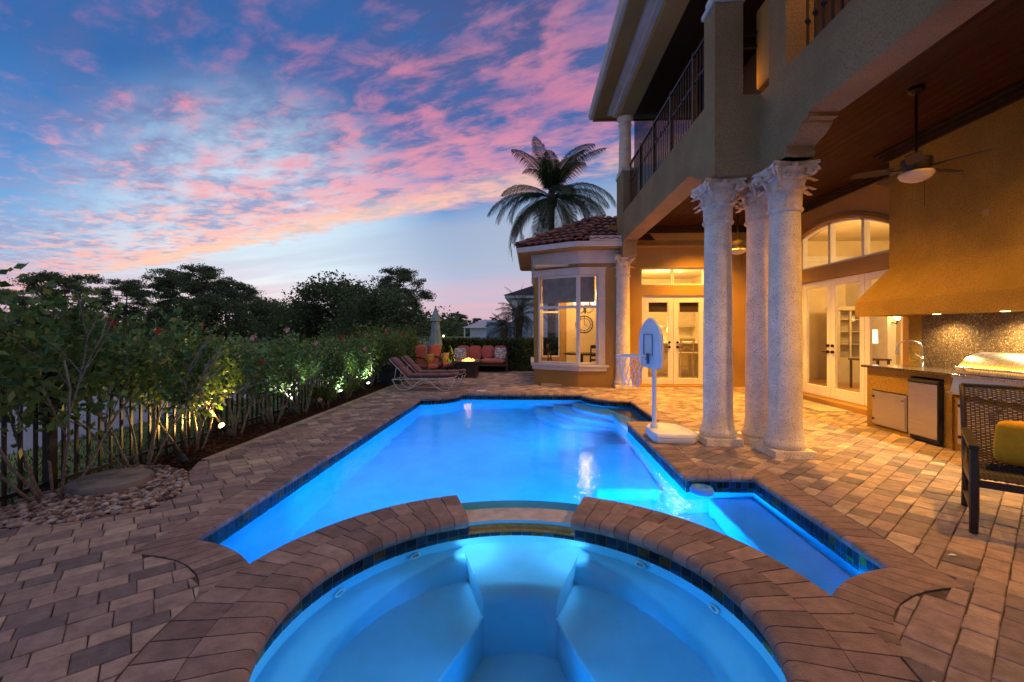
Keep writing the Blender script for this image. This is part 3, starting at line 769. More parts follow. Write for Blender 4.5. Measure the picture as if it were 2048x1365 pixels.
m=MB(); wall(m,(2.0,WF),(WR+.22,WF),.22,-.05,4.1,[(.82,2.42,.05,2.31),(.80,2.39,2.56,3.01)]); m.build('wall',STUCCO_S,house)
# right wall with tall door unit and arched window
AY0,AY1=7.2,10.75; AC=8.95
def arch_z(y): return 3.50-.16*(y-AC)**2
m=MB(); wall(m,(WR,-2.5),(WR,WF),-.22,-.05,2.68,[(AY0+2.5,AY1+2.5,.10,2.42)])
m.v=[(x,y,z) for x,y,z in m.v]
ys=[AY0+(AY1-AY0)*i/24 for i in range(25)]
m.box(WR,WR+.22,-2.5,AY0,2.68,4.1); m.box(WR,WR+.22,AY1,WF,2.68,4.1)
for a,b in zip(ys,ys[1:]):
    m.hexa([(WR,a,arch_z(a)),(WR+.22,a,arch_z(a)),(WR+.22,b,arch_z(b)),(WR,b,arch_z(b))],[(WR,a,4.1),(WR+.22,a,4.1),(WR+.22,b,4.1),(WR,b,4.1)])
m.build('wall',STUCCO_S,house)
# arch moulding
m=MB()
for k,(o,w,dp) in enumerate(((.0,.05,.05),(.05,.045,.03))):
    for a,b in zip(ys,ys[1:]):
        z0,z1=arch_z(a)+o,arch_z(b)+o
        m.hexa([(WR-dp,a,z0),(WR+.0,a,z0),(WR,b,z1),(WR-dp,b,z1)],[(WR-dp,a,z0+w),(WR,a,z0+w),(WR,b,z1+w),(WR-dp,b,z1+w)])
m.build('arch_moulding',STUCCO_S,house)
bx('sill_step',STUCCO_S,WR-.16,WR-.002,7.1,11.0,-.05,.095,bevel=.01)
bx('threshold',STUCCO_S,2.7,4.6,WF-.14,WF-.002,-.05,.045,bevel=.01)
# ceiling planks (run away from the camera)
def plank(x0,x1,y0,y1): return MB().box(x0+.003,x1-.003,y0,y1,ZC+rnd.uniform(-.002,.002),ZC+.022).build('ceiling_plank',WOOD,house,bevel=.006)
x=2.53
while x<WR-.01: plank(x,min(x+.132,WR),5.7 if x<3.03 else -2.0,WF); x+=.132
bx('ceiling_board',WOODT,2.51,WR,5.75,WF,ZC+.023,ZC+.05); bx('ceiling_board',WOODT,2.9,WR,-2.2,5.75,ZC+.023,ZC+.05)
# dark crown at wall and ceiling
def crown(m,p,q,nrm,mat=None):
    p=Vector(p); q=Vector(q); n=Vector(nrm)
    for o,z0,z1 in ((.05,ZC-.14,ZC-.09),(.085,ZC-.09,ZC-.04),(.13,ZC-.04,ZC-.002)):
        Q=[p,q,q+n*o,p+n*o]; m.hexa([(v.x,v.y,z0) for v in Q],[(v.x,v.y,z1) for v in Q])
m=MB(); crown(m,(WR,6.82),(WR,WF),(-1,0)); crown(m,(WR-.0,WF),(2.53,WF),(0,-1)); crown(m,(WR,-2),(WR,4.0),(-1,0)); m.build('crown_moulding',WOODT,house)
m=MB(); m.box(2.55,WR-.14,WF-.05,WF,3.70,3.875); m.box(2.55,WR-.14,WF-.09,WF,3.52,3.58); m.build('frieze',STUCCO_S,house,bevel=.008)

# ---- french doors
def glazed(parent,p0,p1,z0,z1,stile,top,bot,th,name='door',mat=FRAMEW,handle=None,nrm=None):
    p0=Vector(p0); p1=Vector(p1); L=(p1-p0).length; d=(p1-p0)/L; n=Vector((-d.y,d.x)); t=n*th
    m=MB()
    def pc(a,b,q0,q1):
        A=p0+d*a; B=p0+d*b; Q=[A,B,B+t,A+t]; m.hexa([(q.x,q.y,q0) for q in Q],[(q.x,q.y,q1) for q in Q])
    pc(0,stile,z0,z1); pc(L-stile,L,z0,z1); pc(stile,L-stile,z0,z0+bot); pc(stile,L-stile,z1-top,z1)
    o=m.build(name,mat,parent,bevel=.006)
    g=MB(); c=p0+t*.5; A=c+d*(stile-.005); B=c+d*(L-stile+.005); g.add([(A.x,A.y,z0+bot-.005),(B.x,B.y,z0+bot-.005),(B.x,B.y,z1-top+.005),(A.x,A.y,z1-top+.005)],[(0,1,2,3)])
    g.build('pane',GLASS,o)
    if handle is not None:
        hx=p0+d*handle; m=MB(); nn=-n if nrm is None else nrm
        for zz,r in ((1.0,.032),(1.12,.03)):
            c=Vector((hx.x,hx.y,zz)); m.tube([c,c+Vector((nn.x,nn.y,0))*.03],r,12)
        c=Vector((hx.x,hx.y,1.0))+Vector((nn.x,nn.y,0))*.05; sgn_=1 if handle<L/2 else -1
        m.tube([c-Vector((nn.x,nn.y,0))*.04,c,c+Vector((d.x,d.y,0))*.11*sgn_],.010,8); m.build('handle',IRON,o,smooth=True)
    return o
X0,X1=2.82,4.42; XM=(X0+X1)/2
m=MB(); m.box(X0-.0,X0+.035,WF+.02,WF+.12,.05,2.31); m.box(X1-.035,X1,WF+.02,WF+.12,.05,2.31); m.box(X0+.035,X1-.035,WF+.02,WF+.12,2.275,2.31); m.build('door_frame',FRAMEW,house,bevel=.004)
glazed(house,(X0+.037,WF+.04),(XM-.004,WF+.04),.055,2.27,.125,.14,.16,.045,handle=.66,nrm=Vector((0,-1)))
glazed(house,(XM+.004,WF+.04),(X1-.037,WF+.04),.055,2.27,.125,.14,.16,.045,handle=.095,nrm=Vector((0,-1)))
glazed(house,(2.805,WF+.05),(3.592,WF+.05),2.57,3.0,.035,.035,.035,.05,name='transom_window')
glazed(house,(3.598,WF+.05),(4.385,WF+.05),2.57,3.0,.035,.035,.035,.05,name='transom_window')
dY=[7.2,8.08,8.96,9.84,10.75]
for i in range(4):
    a,b=dY[i]+.004,dY[i+1]-.004
    h=None
    if i==1: h=(b-a)-.06
    if i==2: h=.06
    glazed(house,(WR+.06,a),(WR+.06,b),.105,2.41,.115,.13,.2,-.05,handle=h,nrm=Vector((-1,0)))
m=MB(); m.box(WR+.03,WR+.13,AY0,AY1,2.685,2.72)
for y in dY[1:4]: m.box(WR+.03,WR+.13,y-.035,y+.035,2.72,arch_z(y)-.002)
for a,b in zip(ys,ys[1:]): m.hexa([(WR+.03,a,arch_z(a)-.04),(WR+.13,a,arch_z(a)-.04),(WR+.13,b,arch_z(b)-.04),(WR+.03,b,arch_z(b)-.04)],[(WR+.03,a,arch_z(a)-.001),(WR+.13,a,arch_z(a)-.001),(WR+.13,b,arch_z(b)-.001),(WR+.03,b,arch_z(b)-.001)])
aw=m.build('arched_window',FRAMEW,house)
for k in range(4):
    yy=[dY[k]+(dY[k+1]-dY[k])*i/8 for i in range(9)]
    pl=[(WR+.08,yy[0],2.70),(WR+.08,yy[-1],2.70)]+[(WR+.08,y,arch_z(y)-.02) for y in yy[::-1]]
    MB().add(pl,[tuple(range(len(pl)))]).build('pane',GLASS,aw)

# ---- columns
def leaf_strip(m,base,out,tan,h,w,curl,n=7,lobes=3):
    # an acanthus leaf: rises h, then curls outwards
    base=Vector(base); up=Vector((0,0,1)); pts=[]
    for i in range(n+1):
        f=i/n; 
        if f<.68: p=base+up*(h*f/.68*.93)+out*(.10*curl*f)
        else:
            g=(f-.68)/.32; a=g*PI*.95; p=base+up*(h*.93+math.sin(a)*curl*.34)+out*(.068*curl+curl*.5*(1-math.cos(a)))
        ww=w*(.62+.38*math.sin(f*PI*.9))*(1-.45*max(0,f-.7)/.3)*(1+.13*math.cos(f*lobes*2*PI))
        pts.append((p,ww))
    vs=[];fs=[]
    for p,ww in pts: vs+= [p-tan*ww/2-out*.012,p+out*.008,p+tan*ww/2-out*.012]
    for i in range(n):
        o=3*i; fs+=[(o,o+1,o+4,o+3),(o+1,o+2,o+5,o+4)]
    k=len(vs); vs2=[v-out*.02 for v in vs]
    m.add(vs+vs2,fs+[tuple(reversed([q+k for q in f])) for f in fs])
def volute(m,c,tan,up,r,turns=1.6,rad=.012):
    c=Vector(c); pts=[]; n=26
    for i in range(n):
        f=i/(n-1); a=f*turns*2*PI; rr=r*(1-.82*f); pts.append(c+tan*math.cos(a)*rr+up*math.sin(a)*rr)
    m.tube(pts,[rad*(1.1-.5*i/n) for i in range(n)],6)
def capital(m,cx,cyy,z0,H,r,half):
    m.lathe([(r*.98,0),(r*1.0,H*.3),(r*1.1,H*.6),(r*1.32,H*.82),(r*1.45,H*.88)],cx,cyy,z0,24)
    for tier,(h,off,w,cu,nn) in enumerate(((.36,0,.120,.15,8),(.64,22.5,.125,.16,8))):
        for k in range(nn):
            a=R(off+360*k/nn); o=Vector((math.cos(a),math.sin(a),0)); t=Vector((-o.y,o.x,0))
            leaf_strip(m,Vector((cx,cyy,z0+.0))+o*(r*(1.0+.04*tier)),o,t,H*h,w*r/.165,cu*r/.165)
    up=Vector((0,0,1))
    for k in range(4):
        a=R(45+90*k); o=Vector((math.cos(a),math.sin(a),0)); t=Vector((-o.y,o.x,0))
        c=Vector((cx,cyy,z0+H*.79))+o*half*1.18
        for s_ in (-1,1): volute(m,c+t*.018*s_,o,up,H*.115,rad=.015)
        m.tube([Vector((cx,cyy,z0+H*.5))+o*r*1.05,Vector((cx,cyy,z0+H*.68))+o*r*1.3,Vector((cx,cyy,z0+H*.88))+o*half*1.14],[.03,.026,.022],6)
        a=R(90*k); o=Vector((math.cos(a),math.sin(a),0)); t=Vector((-o.y,o.x,0))
        c=Vector((cx,cyy,z0+H*.76))+o*(half*.80)
        for s_ in (-1,1): volute(m,c+t*.052*s_,t*s_,up,H*.075,rad=.011)
        m.ball(Vector((cx,cyy,z0+H*.93))+o*half*.86,.038,.038,.03,8,5)
    # abacus with hollow sides
    for za,zb,k in ((.875,.925,.95),(.925,1.0,1.04)):
        pl=[]
        for q in range(4):
            p=Vector((half*k,half*k)); 
            for i in range(7):
                f=-1+2*i/6*.999; x=half*k*f; y=-half*k*(.80+.20*f*f)
                a=R(90*q); pl.append((cx+x*math.cos(a)-y*math.sin(a),cyy+x*math.sin(a)+y*math.cos(a)))
        m.prism(pl,z0+H*za,z0+H*zb+(0 if zb<1 else -.001))
COLM={}
def column(cx,cyy,ztop=3.27,r=.172):
    c=bpy.data.objects.new('column',None); COL.objects.link(c); c.parent=house; c.location=Vector((cx,cyy,0))-OFF[house.name]
    OFF[c.name]=Vector((cx,cyy,0))
    first=not COLM
    H=.49; zs=ztop-H-.03
    def part(name,fn,mat,**k):
        if name in COLM:
            o=bpy.data.objects.new(name,COLM[name]); COL.objects.link(o); o.parent=c
            if k.get('bevel'): b=o.modifiers.new('bevel','BEVEL'); b.width=k['bevel']; b.segments=2
        else:
            m=MB(); fn(m); o=m.build(name,mat,None,**k); o.parent=c; COLM[name]=o.data
    part('plinth',lambda m:m.box(-.222,.222,-.222,.222,-.03,.085),COLST,bevel=.008)
    part('base',lambda m:m.lathe([(.18,.085),(.205,.088),(.218,.11),(.220,.135),(.212,.165),(.198,.182),(.196,.205),(.188,.23),(.182,.28),(.177,.34)],0,0,0,36),COLST,smooth=True)
    part('shaft',lambda m:m.lathe([(.176,.335),(.173,.9),(.170,1.5),(.164,2.1),(.156,zs-.01)],0,0,0,40),COLST,smooth=True)
    part('necking',lambda m:m.lathe([(.150,zs-.012),(.176,zs-.006),(.186,zs+.012),(.182,zs+.03),(.160,zs+.034),(.155,zs+.05)],0,0,0,36),CAPST,smooth=True)
    part('capital',lambda m:capital(m,0,0,zs+.03,H-.001,.155,.235),CAPST,smooth=True)
    return c
for cx,cyy in ((2.37,5.80),(2.90,5.80),(2.90,5.26),(2.29,11.27)): column(cx,cyy)

# ---- beams, brackets and balcony parapet
XS0,XS1=2.20,2.53; XN0,XN1=2.73,3.03; ZB=3.56; ZP=4.22
def bracket(m,x0,x1,yc,sg,zt=ZB,zb=3.272):
    # stepped ogee under a beam end; grows along sg from the column centre yc
    pf=[(0,zb),(.29,zb),(.33,zb+.03),(.33,zb+.05),(.30,zb+.055),(.30,zb+.10),(.36,zb+.115),(.47,zb+.145),(.56,zb+.185),(.61,zb+.225),(.61,zb+.245),(.70,zb+.245),(.70,zt+.02),(0,zt+.02)]
    pf=[(a,z) for a,z in pf]
    m.ext([(x0,yc+sg*a,z) for a,z in (pf if sg>0 else pf)],(x1-x0,0,0))
m=MB(); m.box(XS0,XS1,5.80,11.58,ZB,ZP); bracket(m,XS0+.002,XS1-.002,5.60,1); bracket(m,XS0+.002,XS1-.002,11.40,-1)
m.build('side_beam',STUCCO,house)
m=MB(); m.box(XN0,XN1,-2.2,4.93,ZB,ZP); bracket(m,XN0+.002,XN1-.002,5.25,-1); m.build('near_beam',STUCCO,house)
m=MB(); m.box(XS0,XN0+.05,5.47,5.80,3.272,ZP-.003); m.box(XN0-.001,XN1,4.93,5.80,3.272,ZP-.002); m.build('corner_block',STUCCO,house)
m=MB(); m.box(XS0-.002,XS1,10.80,11.58,3.20,5.22); m.build('end_pier',STUCCO,house)
m=MB(); m.box(XS0-.001,XS1,5.468,5.80,ZP-.004,5.33); m.build('pier',STUCCO,house)
m=MB(); m.box(XN0-.001,XN1,4.93,5.27,ZP-.004,5.33); m.build('pier',STUCCO,house)
m=MB(); m.box(XN0+.03,XN1-.02,5.27,5.66,ZP+.12,5.33); m.build('pier_return',STUCCO_S,house,bevel=.05)
for a in ((XS0-.03,XS1+.03,5.44,5.83),(XN0-.03,XN1+.03,4.90,5.30),(XS0-.03,XS1+.03,10.78,11.60)):
    zz=5.33 if a[2]<9 else 5.22
    bx('pier_cap',TRIM,*a,zz,zz+.07,bevel=.015)
def upper_col(cx,cyy,z0,z1):
    c=MB(); c.lathe([(.19,0),(.20,.04),(.17,.09),(.155,.14),(.15,.6),(.142,z1-z0-.22),(.165,z1-z0-.2),(.165,z1-z0-.17),(.142,z1-z0-.15),(.15,z1-z0-.08),(.20,z1-z0-.03),(.20,z1-z0)],cx,cyy,z0,28); c.build('upper_column',COLST,house,smooth=True)
upper_col(2.365,11.38,5.29,6.73); upper_col(2.365,5.635,5.40,6.73); upper_col(2.88,5.10,5.40,6.73)
bx('balcony_floor',STUCCO_S,2.51,WR+.2,5.6,11.56,ZC+.06,ZP-.02); bx('balcony_floor',STUCCO_S,2.9,WR+.2,-2.2,5.6,ZC+.06,ZP-.02)
# upper storey
m=MB(); m.box(XS0,2.56,4.9,11.58,6.73,7.02); m.box(2.56,3.05,4.9,5.3,6.73,7.02); m.box(XN0,3.05,-2.2,4.9,6.73,7.02); m.build('upper_beam',STUCCO_S,house)
bx('upper_wall',shader('stucco_brown',(.22,.10,.05),.9,.1,1.2,.4,50),4.35,4.55,-2.2,11.58,ZP-.05,7.02)
bx('upper_ceiling',WOODT,2.50,4.4,-2.2,11.58,6.80,6.86)
m=MB(); m.add([(2.60,11.40,ZP),(4.35,11.40,ZP),(4.35,11.40,6.73),(2.60,11.40,6.73)],[(0,1,2,3)]); m.build('end_screen',SCREEN,house)
# roof eave: stepped crown, soffit, fascia, gutter
EY=12.12
m=MB(); m.box(2.10,2.21,4.6,11.62,6.86,7.0); m.box(1.98,2.21,4.6,11.70,6.95,7.06); m.build('eave_crown',TRIM,house,bevel=.01)
m=MB(); m.box(1.70,5.2,4.4,EY-.06,7.06,7.10); m.build('soffit',STUCCO_S,house)
m=MB(); m.box(1.66,1.72,4.4,EY,7.0,7.24); m.box(1.72,5.2,EY-.06,EY,7.0,7.24); m.build('fascia',STUCCO_S,house)
m=MB(); m.ext([(1.66,4.4,7.06),(1.60,4.4,7.06),(1.55,4.4,7.12),(1.55,4.4,7.22),(1.58,4.4,7.24),(1.66,4.4,7.24)],(0,EY-4.4+.02,0)); m.build('gutter',TRIM,house)
m=MB(); m.add([(1.6,4.4,7.25),(1.6,EY,7.25),(4.4,9.4,8.4),(4.4,4.4,8.4)],[(0,1,2,3)]); m.add([(1.6,EY,7.25),(7.2,EY,7.25),(4.4,9.4,8.4)],[(0,1,2)]); m.build('main_roof',TILE_R,house)
# balcony railing
rail=MB(); rail.box(2.34,2.38,5.80,10.80,5.34,5.38); rail.box(2.35,2.37,5.80,10.80,4.95,4.98); rail.box(2.35,2.37,5.80,10.80,4.34,4.37)
ro=rail.build('balcony_railing',IRON,house)
y=5.9
while y<10.78: MB().box(2.353,2.367,y-.007,y+.007,ZP-.01,5.36).build('picket',IRON,ro); y+=.115
for y in (6.6,7.65,8.7,9.75): MB().box(2.335,2.385,y-.025,y+.025,ZP-.01,5.42).build('post',IRON,ro)
y=5.95
while y<10.78:
    MB().add([(2.36,y,4.97-.06),(2.385,y,4.97),(2.36,y+.025,4.97),(2.335,y,4.97),(2.36,y-.025,4.97),(2.36,y,5.03)],[(0,2,1),(0,3,2),(0,4,3),(0,1,4),(5,1,2),(5,2,3),(5,3,4),(5,4,1)]).build('knuckle',IRON,ro) if int(y*8.7)%2 else None; y+=.115
rn=MB(); rn.box(2.86,2.90,-2.0,4.93,5.34,5.38); ro2=rn.build('balcony_railing',IRON,house)
y=4.80; k=0
while y>1.2:
    MB().box(2.87,2.89,y-.01,y+.01,ZP-.01,5.36).build('picket',IRON,ro2)
    zk=4.62
    MB().add([(2.88,y,zk-.06),(2.915,y,zk),(2.88,y+.035,zk),(2.845,y,zk),(2.88,y-.035,zk),(2.88,y,zk+.06)],[(0,2,1),(0,3,2),(0,4,3),(0,1,4),(5,1,2),(5,2,3),(5,3,4),(5,4,1)]).build('knuckle',IRON,ro2)
    zk=5.0
    MB().add([(2.88,y,zk-.06),(2.915,y,zk),(2.88,y+.035,zk),(2.845,y,zk),(2.88,y-.035,zk),(2.88,y,zk+.06)],[(0,2,1),(0,3,2),(0,4,3),(0,1,4),(5,1,2),(5,2,3),(5,3,4),(5,4,1)]).build('knuckle',IRON,ro2)
    y-=.13; k+=1
rs=MB(); rs.box(2.53,2.76,5.60,5.64,5.02,5.06); rs.box(2.53,2.76,5.60,5.64,4.86,4.90); rs.box(2.57,2.585,5.61,5.63,ZP-.05,5.06); rs.build('railing_return',IRON,house)

# ---- bay with breakfast room
B=[(2.20,11.34),(1.19,11.36),(.107,12.02),(.107,14.7),(2.2,14.7)]
BZ=3.10
m=MB()
L1=math.dist(B[1],B[2])
wall(m,B[0],B[1],-.16,-.05,BZ,[(.50,1.011,.56,2.83)])
wall(m,B[1],B[2],-.16,-.05,BZ,[(.0,L1-.10,.56,2.83)])
wall(m,B[2],B[3],-.16,-.05,BZ,[(.35,2.35,.56,2.83)])
wall(m,(B[3][0],B[3][1]),(B[4][0]-.1,B[4][1]),-.16,-.05,BZ,[(.25,.85,.56,2.83)])
m.build('bay_wall',STUCCO_S,house)
# window frames of the bay
def bay_frame(p,q,s0,s1,z0,z1,mull=(),trans=2.02,fw=.05,glass=True):
    p=Vector(p); q=Vector(q); d=(q-p).normalized(); n=Vector((d.y,-d.x)); m=MB()   # n points inwards (right of travel)
    def pc(a,b,za,zb,o0=.02,o1=.09):
        A=p+d*a; Bq=p+d*b; Q=[A+n*o0,Bq+n*o0,Bq+n*o1,A+n*o1]; m.hexa([(v.x,v.y,za) for v in Q],[(v.x,v.y,zb) for v in Q])
    pc(s0,s0+fw,z0,z1); pc(s1-fw,s1,z0,z1); pc(s0+fw,s1-fw,z0,z0+fw); pc(s0+fw,s1-fw,z1-fw,z1)
    pc(s0+fw,s1-fw,trans-.035,trans+.035)
    for u in mull: pc(u-.03,u+.03,z0+fw,z1-fw,.021,.088)
    o=m.build('window',FRAMEW,house,bevel=.005)
    for za,zb in ((z0+fw,trans-.035),(trans+.035,z1-fw)):
        A=p+d*(s0+fw)+n*.055; Bq=p+d*(s1-fw)+n*.055
        MB().add([(A.x,A.y,za),(Bq.x,Bq.y,za),(Bq.x,Bq.y,zb),(A.x,A.y,zb)],[(0,1,2,3)]).build('pane',GLASS,o)
bay_frame(B[0],B[1],.502,.999,.562,2.828)
bay_frame(B[1],B[2],.012,L1-.102,.562,2.828)
bay_frame(B[2],B[3],.352,2.348,.562,2.828,(1.35,))
bay_frame(B[3],B[4],.252,.848,.562,2.828)
# casing around the visible bay windows, sill and frieze
def offs(p,q,o):
    p=Vector(p); q=Vector(q); d=(q-p).normalized(); n=Vector((-d.y,d.x)); return p+n*(-o)*-1*-1 if False else (p+Vector((-d.y,d.x))*-o, q+Vector((-d.y,d.x))*-o)
def outline(o):
    # outline of the bay pushed outwards by o (front, left facet, side)
    nF=Vector((B[1][0]-B[0][0],B[1][1]-B[0][1])).normalized(); nF=Vector((nF.y,-nF.x))*-1
    nF=Vector((0,-1)); dL=Vector((B[2][0]-B[1][0],B[2][1]-B[1][1])).normalized(); nL=Vector((dL.y,-dL.x)); nL=nL if nL.y<0 else -nL
    nS=Vector((-1,0))
    def isect(p,d,q,e):
        cr=d.x*e.y-d.y*e.x; t=((q.x-p.x)*e.y-(q.y-p.y)*e.x)/cr; return p+d*t
    b=[Vector(v) for v in B]
    c1=isect(b[0]+nF*o,Vector((-1,0)),b[1]+nL*o,dL); c2=isect(b[1]+nL*o,dL,b[2]+nS*o,Vector((0,1)))
    return [Vector((b[0].x,b[0].y-o)),c1,c2,Vector((b[3].x-o,b[3].y+o)),Vector((b[4].x,b[4].y+o))]
def band(name,mat,o,z0,z1,o_in=0.0,part=5,xstart=None,bevel=.006,s_first=None):
    A=outline(o); I=outline(o_in); m=MB()
    if xstart is not None: A[0].x=xstart; I[0].x=xstart
    for i in range(part-1):
        Q=[A[i],A[i+1],I[i+1],I[i]]
        m.hexa([(v.x,v.y,z0) for v in Q],[(v.x,v.y,z1) for v in Q])
    return m.build(name,mat,house,bevel=bevel)
band('window_sill',TRIM,.10,.50,.56,-.01,4,1.95); band('window_sill',TRIM,.06,.40,.50,-.01,4,1.90)
band('window_head',TRIM,.045,2.83,2.98,-.01,4,1.87); band('window_head',TRIM,.075,2.955,3.0,-.01,4,1.89)
m=MB(); m.box(1.69,1.86,11.295,11.345,.56,2.83); m.build('window_casing',TRIM,house,bevel=.006)
band('frieze',TRIM,.035,3.10,3.40,-.3,5); band('frieze_moulding',TRIM,.09,3.33,3.42,-.1,5)
band('bay_soffit',STUCCO_S,.42,3.42,3.45,-.3,5)
band('bay_gutter',TRIM,.46,3.45,3.575,.34,5)
bx('wall_infill',STUCCO_S,2.0,2.21,11.34,11.75,-.05,3.62)
bx('gutter_return',TRIM,1.42,2.19,10.86,10.93,3.58,3.70,bevel=.006)
# clay barrel roof over the bay
E5=outline(.40); apex=Vector((2.06,13.05,4.66)); ridge2=Vector((3.0,13.05,4.66)); ZE=3.585
ev=[Vector((v.x,v.y,ZE)) for v in E5]
faces=[(Vector((3.0,ev[0].y,ZE)),ev[1],apex,ridge2),(ev[1],ev[2],apex,None),(ev[2],ev[3],apex,None)]
base=MB()
for a,b,c,d in faces: base.add([a,b,c]+([d] if d else []),[tuple(range(4 if d else 3))])
base.add([ev[3],Vector((3,ev[3].y,ZE)),ridge2,apex],[(0,1,2,3)])
rf=base.build('bay_roof',TILE_R,house)
# one barrel tile, shared by all
tm=MB(); n=6; TL,TW=.40,.115
vs=[];fs=[]
for e,(yy,rr,zz) in enumerate(((0,TW*.98,.035),(TL,TW*.80,.0))):
    for i in range(n+1):
        a=PI*i/n; vs.append((rr*math.cos(a),yy,zz+rr*.62*math.sin(a)))
for i in range(n): fs.append((i,i+1,n+1+i+1,n+1+i))
k=len(vs)
for e,(yy,rr,zz) in enumerate(((0,TW*.84,.03),(TL,TW*.66,-.005))):
    for i in range(n+1):
        a=PI*i/n; vs.append((rr*math.cos(a),yy,zz+rr*.58*math.sin(a)-.004))
for i in range(n): fs.append((k+i+1,k+i,k+n+1+i,k+n+1+i+1)); fs.append((i+1,i,k+i,k+i+1))
tiles_me=[]
for q in range(5):
    t_=MB(); t_.add(vs,fs,rnd.random()); o=t_.build('roof_tile',TILE_R,None,smooth=True); tiles_me.append(o.data); bpy.data.objects.remove(o)
def put_tile(p,ydir,nrm,name='roof_tile',sc=1):
    o=bpy.data.objects.new(name,rnd.choice(tiles_me)); COL.objects.link(o); o.parent=rf
    yd=ydir.normalized(); zd=(nrm-yd*nrm.dot(yd)).normalized(); xd=yd.cross(zd)
    o.matrix_local=Matrix.Translation(p-OFF[house.name])@Matrix((xd,yd,zd)).transposed().to_4x4()@Matrix.Scale(sc,4)
for a,b,c,d in faces:
    ed=(b-a).normalized(); nrm=(b-a).cross(c-a).normalized(); nrm=nrm if nrm.z>0 else -nrm
    upv=nrm.cross(ed); upv=upv if upv.z>0 else -upv
    H=(c-a).dot(upv); L=(b-a).length; rows=int(H/.34)+1; nT=int(L/.215)+2
    for r_ in range(rows):
        for k_ in range(-1,nT):
            s=(k_+.5)*.215; h=r_*.34-.06
            p=a+ed*s+upv*h; hm=h+.2
            # inside the triangle / trapezoid?
            f=hm/H
            if f>1: continue
            left=a.lerp(d if d else c,f); right=b.lerp(c,f)
            sl=(left-a).dot(ed); sr=(right-a).dot(ed)
            if sl-.03<s<sr+.03 and p.x<2.6: put_tile(p+nrm*.004,upv,nrm)
for q in (1,2):
    a=ev[q]; dd=apex-a; L=dd.length; n=int(L/.32)
    for i in range(n): put_tile(a+dd.normalized()*(i*.32-.04)+Vector((0,0,.045)),dd,Vector((0,0,1)),'ridge_tile',1.25)
# loggia lights
def downlight(x,y,z,e,label,spot=118,col=WARM,r=.075):
    t=thing('recessed_light',label,'ceiling light',(x,y,z),0,'recessed lights in the wooden ceiling')
    m=MB(); m.lathe([(r*1.35,0),(r*1.35,-.012),(r,-.014),(r,-.002)],x,y,z,20); m.build('trim_ring',FRAMEW,t,smooth=True)
    m=MB(); m.add([(x+r*math.cos(2*PI*i/20),y-r*math.sin(2*PI*i/20),z-.006) for i in range(20)],[tuple(range(20))]); m.build('lens',G_WARM,t)
    lamp('light','SPOT',(x,y,z-.03),e,col,.07,rot=(0,0,-1),spot=spot,blend=.75,parent=t); return t
downlight(4.1,10.5,ZC-.001,920,'glowing recessed light in the plank ceiling near the far wall')
downlight(3.50,8.4,ZC-.001,880,'recessed light in the plank ceiling behind the paired columns')
downlight(3.55,6.7,ZC-.001,460,'recessed light in the plank ceiling right above the column group')
downlight(4.2,3.3,ZC-.001,520,'recessed light in the plank ceiling nearest the viewer',142)
sc_=thing('wall_sconce','tiny bright lamp in the slot between the balcony piers','lamp',(2.60,5.70,4.36))
MB().lathe([(.03,-.06),(.035,-.04),(.02,0)],2.60,5.70,4.36,12).build('fitting',IRON,sc_); MB().ball((2.60,5.70,4.385),.022,.022,.028,10,6).build('bulb',G_AMB,sc_)
lamp('light','POINT',(2.60,5.74,4.45),2.5,WARM,.03,parent=sc_)
us=thing('balcony_lamp','warm lamp on the upper balcony wall','lamp',(4.30,4.2,6.0))
MB().ball((4.27,4.2,6.0),.06,.06,.09,12,8).build('globe',G_AMB,us,smooth='all'); lamp('light','POINT',(4.1,4.2,6.0),70,WARM,.08,parent=us)
# ================================================================ OUTDOOR KITCHEN
CX=4.97; BSX=5.53
kit=thing('outdoor_kitchen','stucco outdoor kitchen with granite top below the hood','kitchen',(5.3,5.0,0))
m=MB(); 
for y0,y1,z0 in ((6.56,6.66,-.04),(5.32,5.42,-.04),(1.2,4.30,-.04)): m.box(CX,BSX,y0,y1,z0,.865)
m.box(CX,BSX,5.93,6.56,.56,.865); m.box(CX,BSX,5.93,6.56,-.04,.05); m.box(CX,BSX,5.90,5.93,-.04,.865); m.box(CX,BSX,5.42,5.90,.82,.865); m.box(CX+.02,BSX,4.30,5.32,-.04,.62); m.box(BSX-.1,BSX,5.42,6.56,-.04,.865)
m.build('counter_body',STUCCO_WARM_LIT,kit)
m=MB(); m.box(CX-.05,BSX,5.30,6.72,.868,.905); m.box(CX-.05,BSX,1.2,4.30,.868,.905); m.build('countertop',COUNTERM,kit,bevel=.008)
MB().box(BSX,BSX+.03,1.0,6.40,.905,1.70).build('backsplash',GRAN,kit)
m=MB(); m.box(BSX,WR-.002,1.0,6.70,-.04,.90); m.box(BSX+.03,WR-.002,1.0,6.40,.90,1.75); m.box(BSX,WR-.002,6.40,6.62,.90,1.75); m.build('back_wall',STUCCO_WARM_LIT,kit)
d=MB(); d.box(CX-.012,CX+.01,5.945,6.545,.065,.545); d.box(CX-.02,CX-.011,5.965,6.525,.085,.525); dd=d.build('access_door',STEELD,kit,bevel=.004)
MB().box(CX-.045,CX-.02,5.99,6.09,.46,.475).build('handle',STEEL,dd); MB().box(CX-.03,CX-.019,6.50,6.53,.45,.48).build('hinge',BLACKP,dd); MB().box(CX-.03,CX-.019,6.50,6.53,.13,.16).build('hinge',BLACKP,dd)
